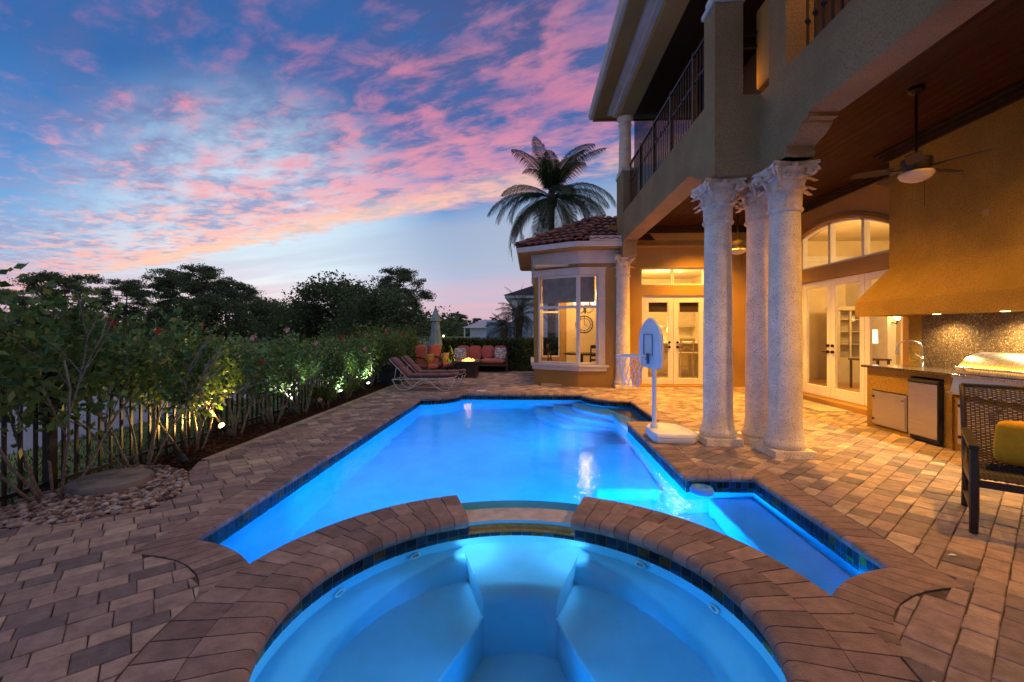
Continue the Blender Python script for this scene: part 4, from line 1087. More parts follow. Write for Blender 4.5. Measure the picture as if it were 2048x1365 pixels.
# faucet on the counter
fa=thing('faucet','brushed steel gooseneck faucet on the granite counter','faucet',(5.33,6.15,.905))
m=MB(); m.lathe([(.028,0),(.028,.012),(.022,.02),(.022,.14),(.014,.15)],5.33,6.15,.905,16); m.build('body',STEEL,fa,smooth=True)
pts=[(5.33,6.15,1.05)]+[(5.33-.0,6.15+.0,1.05+.13*i/4) for i in range(1,5)]+[(5.33-.085+.085*math.cos(R(a)),6.15+.10-.10*math.cos(R(a)) ,1.18+.09*math.sin(R(a))) for a in range(10,181,17)]
m=MB(); m.tube(pts,.011,10); e=pts[-1]; m.tube([e,(e[0],e[1],e[2]-.03)],[.012,.014],10); m.tube([(e[0],e[1],e[2]-.03),(e[0]-.004,e[1]+.004,e[2]-.10)],[.017,.020],10); m.build('spout',STEEL,fa,smooth=True)
m=MB(); m.tube([(5.33,6.13,1.0),(5.30,6.11,1.02),(5.27,6.20,1.09)],[.012,.010,.007],8); m.build('lever',STEEL,fa,smooth=True)
# fridge
fr=thing('mini_fridge','stainless under-counter fridge with black trim','fridge',(5.2,5.63,0))
MB().box(CX-.004,BSX-.11,5.43,5.885,.02,.80).build('cabinet',BLACKP,fr,bevel=.005)
d=MB().box(CX-.055,CX-.006,5.455,5.875,.075,.745).build('door',STEELD,fr,bevel=.008)
MB().box(CX-.062,CX-.006,5.44,5.88,.748,.79).build('handle_trim',BLACKP,fr,bevel=.012)
MB().add([(CX-.0575,5.66+.032*math.cos(2*PI*i/14),.735+.012*math.sin(2*PI*i/14)+.0) for i in range(14)],[tuple(range(14))]).build('badge',STEEL,d)
MB().box(CX-.03,CX-.005,5.45,5.87,.025,.068).build('kick_plate',BLACKP,fr)
MB().box(CX-.058,CX-.004,5.435,5.45,.07,.745).build('edge_trim',BLACKP,fr)
# grill
gl=thing('gas_grill','built-in stainless gas grill with closed hood','grill',(5.2,4.8,.62))
GY0,GY1=4.33,5.27
m=MB(); pr=[(CX-.02,.905),(CX-.04,.93),(CX-.03,.955),(CX+.0,1.0),(CX+.07,1.085),(CX+.17,1.14),(CX+.28,1.16),(CX+.40,1.15),(CX+.48,1.10),(CX+.50,.905)]
m.ext([(x,GY0+.02,z) for x,z in pr],(0,GY1-GY0-.04,0)); m.build('lid',STEEL,gl,smooth=True,bevel=.012)
m=MB(); m.box(CX-.06,CX+.50,GY0,GY1,.865,.903); m.build('frame',STEEL,gl,bevel=.006)
m=MB(); m.hexa([(CX-.07,GY0,.70),(CX-.01,GY0,.70),(CX-.01,GY1,.70),(CX-.07,GY1,.70)],[(CX-.03,GY0,.862),(CX+.01,GY0,.862),(CX+.01,GY1,.862),(CX-.03,GY1,.862)]); m.build('control_panel',STEELD,gl,bevel=.006)
MB().box(CX-.11,CX-.01,GY0-.005,GY1+.005,.675,.70).build('drip_ledge',STEEL,gl,bevel=.006)
m=MB(); m.tube([(CX-.085,GY0+.08,.985),(CX-.085,GY1-.08,.985)],.013,10)
for y in (GY0+.12,GY1-.12): m.tube([(CX-.02,y,.965),(CX-.085,y,.985)],.010,8)
m.build('handle',STEEL,gl,smooth=True)
for y in (4.5,4.72,4.94,5.12):
    MB().tube([(CX-.045,y,.785),(CX-.085,y,.775)],[.026,.022],14).build('knob',STEEL,gl,smooth=True)
dr=thing('grill_cabinet_doors','pair of stainless cabinet doors below the grill','door',(CX,4.8,.1))
for a,b in ((4.81,5.24),(4.36,4.80)):
    o=MB().box(CX-.012,CX+.018,a,b,.09,.60).build('door_leaf',STEELD,dr,bevel=.004)
    for z in (.16,.52): MB().box(CX-.026,CX-.013,b-.05,b-.02,z,z+.035).build('hinge',BLACKP,o)
    MB().box(CX-.04,CX-.013,a+.04,a+.055,.40,.52).build('handle',STEEL,o)
# hood
hd=thing('grill_hood','tall tan stucco chimney hood above the grill','hood',(5.3,4.5,1.6))
HYF=6.92; HYN=1.6; HX=4.98; CHX=5.24; CY1=6.60
m=MB()
m.box(HX,WR-.005,HYN,HYF,1.625,1.84)
m.hexa([(HX,HYN,1.84),(WR-.005,HYN,1.84),(WR-.005,HYF,1.84),(HX,HYF,1.84)],[(CHX,HYN+.25,2.32),(WR-.005,HYN+.25,2.32),(WR-.005,CY1,2.32),(CHX,CY1,2.32)])
m.box(CHX,WR-.005,HYN+.25,CY1,2.32,ZC-.005)
m.build('hood_body',STUCCO_WARM_LIT,hd)
m=MB()
for o,z0,z1 in ((.05,ZC-.14,ZC-.09),(.085,ZC-.09,ZC-.04),(.13,ZC-.04,ZC-.008)):
    m.box(CHX-o,CHX-.001,HYN,CY1+o,z0,z1); m.box(CHX,WR-.14,CY1+.001,CY1+o,z0,z1)
m.build('crown_moulding',WOODT,hd)
for y in (5.05,4.5,5.9):
    MB().lathe([(.04,0),(.04,-.003),(.03,-.004)],5.30,y,1.624,16).build('hood_light',G_WARM,hd)
    lamp('light','SPOT',(5.28,y,1.59),115 if y<5.5 else 80,(1.0,.70,.34),.05,rot=(.0,0,-1),spot=150,blend=.7,parent=hd)
MB().box(CHX-.012,CHX-.001,5.15,5.23,2.72,2.80).build('junction_plate',STUCCO_S,hd)
# doormat
tag(MB().box(5.02,5.55,8.0,9.4,.001,.016).build('doormat',shader('mat_fibre',(.42,.36,.27),.95,.2,20,.6,120),None,bevel=.004),'pale doormat on the pavers before the arched doors','mat')
for o in (kit,fa,fr,gl,dr,hd): o.location.y+=.2
# ceiling fans
def fan(x,y,zh,label,n=5,ang0=12):
    t=thing('ceiling_fan',label,'fan',(x,y,ZC),0,'ceiling fans of the loggia')
    m=MB(); m.lathe([(.02,0),(.075,-.004),(.07,-.04),(.025,-.07)][::-1] and [(.075,0),(.072,-.035),(.03,-.07),(.016,-.075)],x,y,ZC,18); m.build('canopy',IRON,t,smooth=True)
    MB().tube([(x,y,ZC-.06),(x,y,zh+.12)],.014,10).build('rod',IRON,t)
    MB().lathe([(.02,.14),(.06,.12),(.135,.09),(.14,.03),(.12,-.02),(.07,-.05)],x,y,zh,24).build('motor',DARKW,t,smooth=True)
    MB().lathe([(.06,-.05),(.15,-.055),(.155,-.075),(.13,-.115),(.07,-.145),(.01,-.15)],x,y,zh,24).build('light_bowl',shader('fan_bowl',(.62,.50,.34),.4,.08,6),t,smooth=True)
    for k in range(n):
        a=R(ang0+360*k/n); u=Vector((math.cos(a),math.sin(a),0)); v=Vector((-u.y,u.x,0)); c=Vector((x,y,zh-.01))
        b=MB(); pl=[(.20,-.05),(.30,-.07),(.54,-.065),(.57,-.04),(.57,.04),(.54,.065),(.30,.07),(.20,.05)]
        b.ext([c+u*p+v*q+Vector((0,0,q*.22)) for p,q in pl],(0,0,.008)); bo=b.build('blade',WOODT,t)
        MB().bar(c+u*.10,c+u*.24,.03,.012).build('blade_iron',IRON,bo)
    MB().tube([(x+.06,y-.03,zh-.12),(x+.06,y-.03,zh-.42)],.0025,5).build('pull_chain',IRON,t)
fan(4.15,5.02,3.16,'dark ceiling fan with glass bowl hanging before the hood')
fan(4.06,9.0,3.06,'dark ceiling fan at the far end of the loggia',5,40)

# ================================================================ INTERIORS
CREAM=shader('cream_paint',(.74,.62,.40),.7,.05,2); WALLY=shader('yellow_paint',(.72,.55,.27),.8,.05,2); FLOORT=shader('floor_tile',(.55,.44,.30),.4,.12,4); FLOORW=shader('wood_floor',(.36,.19,.08),.35,.3,3,stretch=(1,8,1))
CABW=shader('cream_cabinet',(.55,.46,.31),.5,.08,4); DKWOOD=shader('dark_furniture',(.06,.028,.014),.4,.3,8); SHADEB=shader('bamboo_shade',(.055,.032,.016),.8,.4,60,stretch=(1,1,12))
WCOUNT=shader('white_counter',(.80,.76,.68),.3,.06,8); SHADEC=shader('roman_shade',(.16,.15,.14),.9,.2,6)
# kitchen
m=MB(); m.box(2.2,2.4,WF+.225,17.0,0,3.5); m.box(5.97,6.1,WF+.225,17.0,0,3.5); m.box(2.2,6.1,17.0,17.15,0,3.5); m.build('kitchen_wall',CREAM,house)
bx('kitchen_floor',FLOORT,2.2,6.1,WF+.225,17.0,-.05,.04); bx('kitchen_ceiling',CREAM,2.2,6.1,WF+.225,17.0,3.35,3.5)
m=MB(); m.box(2.4,5.97,16.55,16.98,1.55,2.45); m.box(2.4,5.97,16.40,16.98,2.45,2.6); cb=m.build('wall_cabinet',CABW,house)
for i in range(6): MB().box(2.45+i*.58,2.97+i*.58,16.53,16.548,1.6,2.4).build('cabinet_door',CABW,cb,bevel=.012)
tall=MB().box(2.42,3.0,15.0,16.3,.04,2.4).build('tall_cabinet',CABW,house,bevel=.01)
m=MB(); m.box(2.4,5.97,16.35,16.98,.04,.92); m.build('base_cabinet',CABW,house); bx('back_counter',WCOUNT,2.4,5.97,16.3,16.98,.92,.96)
isl=thing('kitchen_island','cream kitchen island with pale counter seen through the doors','island',(4.2,13.9,.04))
MB().box(3.15,5.4,13.75,14.5,.04,1.03).build('base',CABW,isl)
for i in range(4): MB().box(3.22+i*.55,3.70+i*.55,13.735,13.748,.12,.95).build('panel',CABW,isl,bevel=.008)
MB().box(3.0,5.55,13.45,14.6,1.032,1.08).build('counter',WCOUNT,isl,bevel=.01)
def stool(x,y,label):
    t=thing('bar_stool',label,'stool',(0,0,0),0,'cream bar stools at the island'); m=MB().box(-.2,.2,-.19,.19,.70,.76).build('seat',CABW,t,bevel=.015)
    for sx in (-1,1):
        for sy in (-1,1): MB().tube([(sx*.15,sy*.14,.70),(sx*.20,sy*.20,0)],[.022,.018],8).build('leg',CABW,t)
    m=MB(); m.tube([(-.18,-.18,.75),(-.19,-.22,1.15)],.02,8); m.tube([(.18,-.18,.75),(.19,-.22,1.15)],.02,8); m.bar((-.19,-.22,1.12),(.19,-.22,1.12),.03,.07); m.tube([(-.18,-.19,.80),(.18,-.215,1.08)],.012,6); m.tube([(.18,-.19,.80),(-.18,-.215,1.08)],.012,6); m.build('backrest',CABW,t)
    m=MB(); m.tube([(-.18,-.18,.28),(.18,-.18,.28)],.012,6); m.tube([(-.18,.18,.34),(.18,.18,.34)],.012,6); m.build('footrest',CABW,t)
    place(t,(x,y,.04))
stool(4.42,13.1,'cream bar stool nearer the middle of the kitchen doors'); stool(4.92,13.1,'cream bar stool next to the right door edge')
pc_=thing('wall_art','small framed ornament on the kitchen wall','picture',(4.75,16.96,1.9)); 
MB().box(4.86,5.12,16.28,16.31,1.35,1.95).build('frame',WCOUNT,pc_,bevel=.01)
MB().box(4.92,5.06,16.272,16.279,1.45,1.85).build('panel',DKWOOD,pc_)
for i,x in enumerate((3.02,3.80)): 
    o=MB(); 
    for q in range(5): o.box(x,x+.46,WF+.10,WF+.115,2.17-.07*(q+1)*.8,2.17-.07*q*.8+.004)
    o.build('bamboo_blind',SHADEB,house)
for x,y in ((3.4,12.6),(4.5,12.6),(3.6,15.0),(4.9,15.0)):
    t=thing('kitchen_light',('left' if x<4 else 'right')+(' front' if y<13 else ' rear')+' recessed light in the bright kitchen ceiling','ceiling light',(x,y,3.35),0,'recessed lights in the kitchen ceiling')
    MB().lathe([(.09,0),(.09,-.01),(.07,-.012)],x,y,3.349,16).build('lens',G_SHADE,t)
lamp('kitchen_glow','POINT',(4.2,14.3,2.9),210,WARMI,.3); lamp('kitchen_glow','POINT',(4.0,12.5,2.9),80,WARMI,.3); lamp('cabinet_glow','AREA',(4.3,16.2,1.5),25,WARMI,1.2,rot=(0,.3,-1))
# breakfast room in the bay
bx('bay_floor',FLOORT,.28,2.2,11.6,14.6,-.05,.04); bx('bay_ceiling',CREAM,.12,2.2,11.5,14.7,3.05,3.10)
bx('bay_inner_wall',WALLY,2.10,2.198,11.55,14.6,.0,3.06)
MB().box(1.15,2.10,14.50,14.60,.04,3.05).build('bay_back_wall',WALLY,house)
for nm,(p,q) in (('roman_shade',((1.62,11.475),(1.24,11.475))),):
    m=MB()
    for k in range(4): m.box(q[0],p[0],11.46+.012*(k%2),11.475+.012*(k%2),2.78-.16*(k+1),2.78-.16*k+.01)
    m.build(nm,SHADEC,house)
d=(Vector(B[2])-Vector(B[1])).normalized(); n_=Vector((d.y,-d.x)); n_=n_ if n_.y>0 else -n_
m=MB()
for k in range(4):
    a=Vector(B[1])+d*.08+n_*(.13+.012*(k%2)); b=Vector(B[1])+d*(L1-.16)+n_*(.13+.012*(k%2)); Q=[a,b,b+n_*.012,a+n_*.012]
    m.hexa([(v.x,v.y,2.78-.16*(k+1)) for v in Q],[(v.x,v.y,2.78-.16*k+.01) for v in Q])
m.build('roman_shade',SHADEC,house)
ch=thing('chandelier','lit wrought iron chandelier behind the bay window','chandelier',(1.55,12.9,2.3))
m=MB(); m.tube([(1.55,12.9,3.05),(1.55,12.9,1.95)],.008,6); m.lathe([(.01,-.4),(.04,-.36),(.02,-.28),(.05,-.2),(.015,-.1)],1.55,12.9,2.3,10)
for k in range(6):
    a=R(60*k+15); u=Vector((math.cos(a),math.sin(a),0)); c=Vector((1.55,12.9,2.0)); m.tube([c,c+u*.12+Vector((0,0,-.09)),c+u*.25+Vector((0,0,-.02)),c+u*.28+Vector((0,0,.10))],.008,6); m.tube([c+u*.05+Vector((0,0,.15)),c+u*.16+Vector((0,0,.2)),c+u*.2+Vector((0,0,.05))],.006,5)
m.build('frame',IRON,ch)
for k in range(6):
    a=R(60*k+15); p=Vector((1.55,12.9,2.16))+Vector((math.cos(a),math.sin(a),0))*.28; MB().lathe([(.03,-.05),(.06,0),(.075,.06),(.07,.10)],p.x,p.y,p.z,12).build('glass_shade',G_SHADE,ch,smooth=True)
lamp('light','POINT',(1.55,12.9,2.45),120,WARMI,.15,parent=ch)
cl=thing('wall_clock','round iron wall clock in the breakfast room','clock',(2.09,13.4,1.75))
pts=[(1.72+.27*math.cos(2*PI*i/24),14.485,1.62+.27*math.sin(2*PI*i/24)) for i in range(25)]
m=MB(); m.tube(pts,.014,6,cap=False); m.tube([(1.72+.19*math.cos(2*PI*i/24),14.485,1.62+.19*math.sin(2*PI*i/24)) for i in range(25)],.007,5,cap=False); m.build('rim',IRON,cl)
m=MB(); 
for k in range(12):
    a=2*PI*k/12; m.bar((1.72+.20*math.cos(a),14.485,1.62+.20*math.sin(a)),(1.72+.26*math.cos(a),14.485,1.62+.26*math.sin(a)),.02,.01)
m.bar((1.72,14.48,1.62),(1.72,14.48,1.80),.014,.008); m.bar((1.72,14.48,1.62),(1.84,14.48,1.56),.014,.008); m.build('numerals',IRON,cl)
tb=thing('breakfast_table','dark round table in the bay room','table',(1.45,12.9,.04))
MB().lathe([(.5,.70),(.52,.72),(.52,.745),(.5,.75)],1.45,12.9,.04,28).build('tabletop',DKWOOD,tb,smooth=True); MB().lathe([(.25,0),(.22,.05),(.06,.1),(.05,.68),(.2,.70)],1.45,12.9,.04,16).build('pedestal',DKWOOD,tb,smooth=True)
def dchair(x,y,rz,label,mat=None):
    t=thing('dining_chair',label,'chair',(0,0,0),0,'dark chairs of the breakfast table'); mt=mat or DKWOOD
    MB().box(-.21,.21,-.2,.2,.42,.47).build('seat',mt,t,bevel=.01)
    for sx in (-1,1):
        MB().box(sx*.19-.018,sx*.19+.018,.16,.196,0,.42).build('leg',mt,t); MB().tube([(sx*.19,-.19,0),(sx*.19,-.19,.45),(sx*.19,-.27,.98)],.02,6).build('leg',mt,t)
    m=MB(); m.bar((-.19,-.265,.95),(.19,-.265,.95),.025,.09); m.bar((-.19,-.235,.72),(.19,-.235,.72),.02,.05); m.bar((-.19,-.22,.60),(.19,-.22,.60),.02,.05); m.build('backrest',mt,t); place(t,(x,y,.04),rz)
dchair(1.75,12.25,R(8),'dark slatted dining chair behind the narrow bay pane'); dchair(.75,12.75,R(-80),'dark dining chair behind the wide bay pane')
# living room behind the arched doors
m=MB(); m.box(5.97,12.6,13.1,13.25,0,4.2); m.box(12.5,12.65,4.0,13.1,0,4.2); m.box(5.97,12.5,3.9,4.05,0,4.2); m.box(5.97,6.02,11.75,13.1,0,4.2); m.box(6.9,7.15,12.3,13.1,0,4.2); m.build('living_wall',CREAM,house)
bx('living_floor',FLOORW,5.97,12.5,4.05,13.1,-.05,.06); bx('living_ceiling',CREAM,5.97,12.5,4.05,13.1,3.95,4.1)
m=MB(); m.box(5.98,12.5,12.95,13.1,3.35,3.5); m.box(5.98,12.5,13.02,13.1,3.2,3.35); m.box(12.35,12.5,4.05,13.1,3.3,3.5); m.box(8.9,9.1,11.6,13.1,0.06,3.3); m.build('living_cornice',FRAMEW,house)
cab=thing('china_cabinet','cream corner china cabinet with arched glass doors','cabinet',(8.35,12.2,.06))
m=MB(); m.box(8.05,8.72,12.15,12.55,.06,.72); m.box(8.05,8.12,12.15,12.55,.72,1.95); m.box(8.65,8.72,12.15,12.55,.72,1.95); m.box(8.12,8.65,12.5,12.55,.72,1.95); m.box(8.02,8.75,12.10,12.58,1.95,2.05); m.box(8.36,8.41,12.15,12.19,.72,1.95); m.build('case',CABW,cab)
for z in (1.05,1.38,1.70): MB().box(8.12,8.65,12.2,12.5,z,z+.02).build('shelf',CABW,cab)
for a,b in ((8.125,8.355),(8.415,8.645)): MB().add([(a,12.17,.74),(b,12.17,.74),(b,12.17,1.8),((a+b)/2,12.17,1.93),(a,12.17,1.8)],[(0,1,2,3,4)]).build('glass_door',GLASS,cab)
tl=thing('table_lamp','lit drum shade table lamp before the china cabinet','lamp',(7.95,10.9,.8))
MB().lathe([(.16,1.12),(.15,1.44)],7.95,10.9,0,20).build('shade',G_SHADE,tl,smooth=True); MB().lathe([(.08,.76),(.07,.78),(.03,.84),(.06,.95),(.02,1.06),(.015,1.16)],7.95,10.9,0,14).build('base',DKWOOD,tl,smooth=True)
ct=thing('console_table','dark console table under the lamp','table',(7.95,10.9,.06)); MB().box(7.6,8.3,10.7,11.1,.72,.76).build('tabletop',DKWOOD,ct)
for sx in (7.64,8.26):
    for sy in (10.74,11.06): MB().box(sx-.02,sx+.02,sy-.02,sy+.02,.06,.72).build('leg',DKWOOD,ct)
sb=thing('sideboard','pale sideboard carrying two white vases','sideboard',(9.6,10.3,.06)); MB().box(8.9,10.2,9.6,10.2,.10,.92).build('body',CABW,sb,bevel=.01)
for sx in (8.95,10.15):
    for sy in (9.65,10.15): MB().box(sx-.03,sx+.03,sy-.03,sy+.03,.06,.10).build('foot',DKWOOD,sb)
for x,y,s_,lb in ((9.03,9.9,.85,'smaller white vase on the pale sideboard'),(9.42,9.8,1.1,'taller white bottle vase on the pale sideboard')):
    o=MB().lathe([(.06,0),(.15,.05),(.17,.14),(.10,.24),(.045,.32),(.04,.46),(.06,.5)],0,0,0,18).build('vase',WCOUNT,None,smooth=True); tag(o,lb,'vase'); o.location=(x,y,.921); o.scale=(s_,)*3
ws=thing('wall_sconce','lit brass sconce on the living room wall','lamp',(9.0,11.5,1.95)); MB().ball((9.0,11.42,1.75),.07,.07,.08,12,8).build('globe',G_AMB,ws,smooth='all'); MB().tube([(9.0,11.59,1.62),(9.0,11.45,1.58),(9.0,11.42,1.68)],.012,8).build('arm',IRON,ws)
dchair(7.75,8.7,R(-100),'dark dining chair inside the arched doors')
lamp('living_glow','POINT',(8.6,9.4,2.9),250,WARMI,.3); lamp('living_glow','POINT',(7.2,7.5,2.9),110,WARMI,.3); lamp('hall_glow','POINT',(6.5,12.6,2.4),90,WARMI,.3)
for x,y in ((7.2,10.2),(8.8,7.6)):
    t=thing('living_light',('farther' if y>9 else 'nearer')+' recessed light in the living room ceiling behind the arch','ceiling light',(x,y,3.95),0,'recessed lights in the living room'); MB().lathe([(.1,0),(.1,-.01),(.08,-.012)],x,y,3.949,16).build('lens',G_WARM,t)
# ================================================================ TERRACE THINGS
def Mx(loc,rx=0,ry=0,rz=0): return Matrix.Translation(Vector(loc))@Matrix.Rotation(R(rz),4,'Z')@Matrix.Rotation(R(ry),4,'Y')@Matrix.Rotation(R(rx),4,'X')
# basketball hoop
hp_=thing('basketball_hoop','low white poolside basketball hoop with blue rim and net','hoop',(1.7,5.9,0))
m=MB(); pl=[]
for x,y in ((1.58,5.66),(2.02,5.64),(2.11,5.76),(2.11,6.03),(2.02,6.34),(1.82,6.43),(1.64,6.36),(1.55,6.16),(1.54,5.76)): pl.append((x,y))
cx_=sum(p[0] for p in pl)/len(pl); cy_=sum(p[1] for p in pl)/len(pl)
def loftp(m,levels):
    n=len(pl); vs=[]
    for k,z,dx in levels: vs+=[(cx_+(p[0]-cx_)*k+dx,cy_+(p[1]-cy_)*k,z+(.0 if k>.9 else -.05*max(0,(p[0]-1.85))/.25)) for p in pl]
    fs=[tuple(range(n-1,-1,-1)),tuple((len(levels)-1)*n+i for i in range(n))]
    for l in range(len(levels)-1): fs+=[(l*n+i,l*n+(i+1)%n,(l+1)*n+(i+1)%n,(l+1)*n+i) for i in range(n)]
    m.add(vs,fs)
loftp(m,[(.96,.0,0),(1.0,.02,0),(1.0,.058,0),(.975,.064,0),(1.0,.07,0),(.985,.095,0),(.92,.118,-.01),(.74,.13,-.02)]); m.build('base',PLASTW,hp_,smooth=True,bevel=.012)
PX,PY=1.635,6.02
MB().tube([(PX,PY,.12),(PX,PY,1.30)],.029,14).build('pole',PLASTW,hp_,smooth=True); MB().lathe([(.05,.12),(.05,.17),(.035,.19)],PX,PY,0,16).build('pole_collar',PLASTW,hp_,smooth=True)
bd=Vector((-.985,-.17,0)); bt=Vector((.17,-.985,0)); bc=Vector((1.585,6.02,1.24))
ou=[(-.40,-.20),(-.385,-.255),(-.29,-.325),(.29,-.325),(.385,-.255),(.40,-.20),(.40,.05),(.385,.12),(.31,.215),(.18,.295),(.07,.330),(.0,.335),(-.07,.330),(-.18,.295),(-.31,.215),(-.385,.12),(-.40,.05)]
m=MB(); n=len(ou); vs=[]
for k,o in ((.93,.028),(1,.018),(1,-.02),(.95,-.03)): vs+=[bc+bt*a*k*.82+Vector((0,0,b*k))+bd*o for a,b in ou]
fs=[tuple(range(n)),tuple(range(4*n-1,3*n-1,-1))]
for l in range(3): fs+=[(l*n+(i+1)%n,l*n+i,(l+1)*n+i,(l+1)*n+(i+1)%n) for i in range(n)]
m.add(vs,fs); bo=m.build('backboard',PLASTB,hp_,bevel=.004)
m=MB(); f_=lambda a,b:bc+bt*a+Vector((0,0,b))+bd*.031
for p,q in (((-.13,-.15),(.13,-.15)),((-.13,.12),(.13,.12)),((-.13,-.15),(-.13,.12)),((.13,-.15),(.13,.12))): m.bar(f_(*p),f_(*q),.022,.006)
m.build('target_square',BLUEL,bo)
rc=bc+bd*.27+Vector((0,0,-.16)); RR=.185
m=MB(); m.tube([rc+Vector((RR*math.cos(2*PI*i/28),RR*math.sin(2*PI*i/28),0)) for i in range(29)],.010,8,cap=False); rim=m.build('rim',PLASTB,hp_,smooth='all')
m=MB(); m.tube([rc-bd*RR,bc+bd*.03+Vector((0,0,-.16))],.012,8); m.tube([rc-bd*(RR-.02)+bt*.06,bc+bd*.03+bt*.03+Vector((0,0,-.23))],.007,6); m.tube([rc-bd*(RR-.02)-bt*.06,bc+bd*.03-bt*.03+Vector((0,0,-.23))],.007,6); m.box(bc.x-.05,bc.x-.022,bc.y-.03,bc.y+.03,bc.z-.27,bc.z-.13); m.build('bracket',BLUEL,hp_)
m=MB(); K=12
for k in range(K):
    for s_ in (-1,1):
        pts=[]
        for i in range(10):
            f=i/9; r=RR*(1-.42*f**.8); a=2*PI*(k+s_*f*2.2)/K; pts.append(rc+Vector((r*math.cos(a),r*math.sin(a),-.40*f+.012*math.sin(k*2+i))))
        m.tube(pts,.0042,5)
m.build('net',NETM,hp_)
# floating dispenser
fl_=thing('pool_float','round blue chlorine float on the water by the peninsula','float',(1.62,4.33,PZ))
MB().lathe([(.05,-.05),(.085,-.045),(.105,-.015),(.108,.02),(.095,.045),(.06,.05),(.045,.03),(.02,.028)],1.62,4.33,PZ,28).build('ring',shader('blue_float',(.14,.42,.82),.35,.05,5),fl_,smooth=True)
MB().lathe([(.045,-.12),(.045,-.02),(.03,.02)],1.62,4.33,PZ,16).build('canister',PLASTW,fl_,smooth=True)
# skimmer lid and litter
tag(MB().lathe([(.12,-.01),(.125,.006),(.11,.009)],-1.15,10.55,0,24).build('skimmer_lid',PLASTW,None,smooth=True),'round white skimmer lid in the pavers behind the pool','lid')
tag(MB().add([(1.555,1.84,.004),(1.60,1.855,.011),(1.64,1.835,.005),(1.625,1.81,.008),(1.58,1.812,.004)],[(0,4,3,2,1)]).build('petal',PLASTW,None),'small white petal lying on the spa bricks','petal')
tag(MB().add([(2.60,2.92,.004),(2.635,2.93,.009),(2.66,2.918,.004),(2.63,2.905,.006)],[(0,3,2,1)]).build('petal',PLASTW,None),'tiny white petal lying on the pavers beside the pool','petal')
# concrete lid in the pebbles
tag(MB().lathe([(.30,-.02),(.305,.03),(.30,.062),(.285,.07),(.1,.073),(.0,.072)],0,0,0,40).build('concrete_lid',CONC,None,smooth=True),'round weathered concrete lid lying on the pebbles','lid').location=(-3.82,3.95,.0)
# chaise longues
def chaise():
    t=thing('chaise_longue','','lounger',(0,0,0),0,'white tube chaise longues by the pool'); hw=.29
    # local: head at -x, feet at +x
    fr=MB(); zf=.33
    for s in (-1,1):
        y=s*hw; fr.tube([(-.90,y,zf-.02),(-.2,y,zf),(.5,y,zf+.005),(.86,y,zf+.05)],.014,8)
    for x,z in ((-.90,zf-.02),(.86,zf+.05),(.1,zf)): fr.tube([(x,-hw,z),(x,hw,z)],.013,8)
    fr.build('frame',WHITET,t,smooth='all')
    for s in (-1,1):
        y=s*hw; pts=[]
        ctl=[(-.92,.32),(-.80,.12),(-.68,.022),(-.52,.016),(-.34,.09),(-.12,.27),(.02,.315),(.16,.27),(.38,.10),(.54,.018),(.70,.02),(.80,.12),(.90,.34)]
        for i in range(len(ctl)-1):
            for q in range(3):
                f=q/3; p0=ctl[max(i-1,0)]; p1=ctl[i]; p2=ctl[i+1]; p3=ctl[min(i+2,len(ctl)-1)]
                cr=lambda a,b,c,d:.5*((2*b)+(-a+c)*f+(2*a-5*b+4*c-d)*f*f+(-a+3*b-3*c+d)*f**3)
                pts.append((cr(p0[0],p1[0],p2[0],p3[0]),y,max(.014,cr(p0[1],p1[1],p2[1],p3[1]))))
        pts.append((.90,y,.34)); lg=MB().tube(pts,.013,8).build('leg',WHITET,t,smooth='all')
    bk=MB()
    for s in (-1,1): bk.tube([(-.45,s*hw*.95,zf),(-1.0,s*hw*.95,.88)],.013,8)
    bk.tube([(-1.0,-hw*.95,.88),(-1.0,hw*.95,.88)],.013,8)
    for s in (-1,1): bk.tube([(-.80,s*hw*.9,.66),(-.86,s*hw*.9,zf)],.010,6)
    bo=bk.build('back_frame',WHITET,t,smooth='all')
    st=MB()
    for i in range(9):
        f=i/8; st.bar((-.47-.5*f,-hw*.93,zf+.02+.51*f),(-.47-.5*f,hw*.93,zf+.02+.51*f),.035,.004)
    st.build('strap',WHITET,bo)
    a=math.degrees(math.atan2(.55,.55))
    for i in range(2):
        c=Vector((-.60-.27*i,0,.50+.27*i)); MB().cushion(.40,.58,.12,Mx(c,0,a,0)).build('back_cushion',CUSHD,t,smooth='all')
    for i in range(3):
        c=Vector((-.28+.40*i,0,zf+.075+.008*i)); MB().cushion(.42,.58,.115,Mx(c)).build('seat_cushion',CUSHD,t,smooth='all')
    MB().cushion(.30,.58,.11,Mx((.78,0,zf+.105),0,-9,0)).build('foot_cushion',CUSHD,t,smooth='all')
    return t
c1=chaise(); place(c1,(-2.50,10.72,0),R(-3),.83); c1['label']='front white tube chaise longue with maroon pad nearest the pool'
c2=copy_tree(c1); place(c2,(-2.46,11.6,0),R(-1),.83); c2['label']='rear white tube chaise longue with maroon pad beside the fire table'
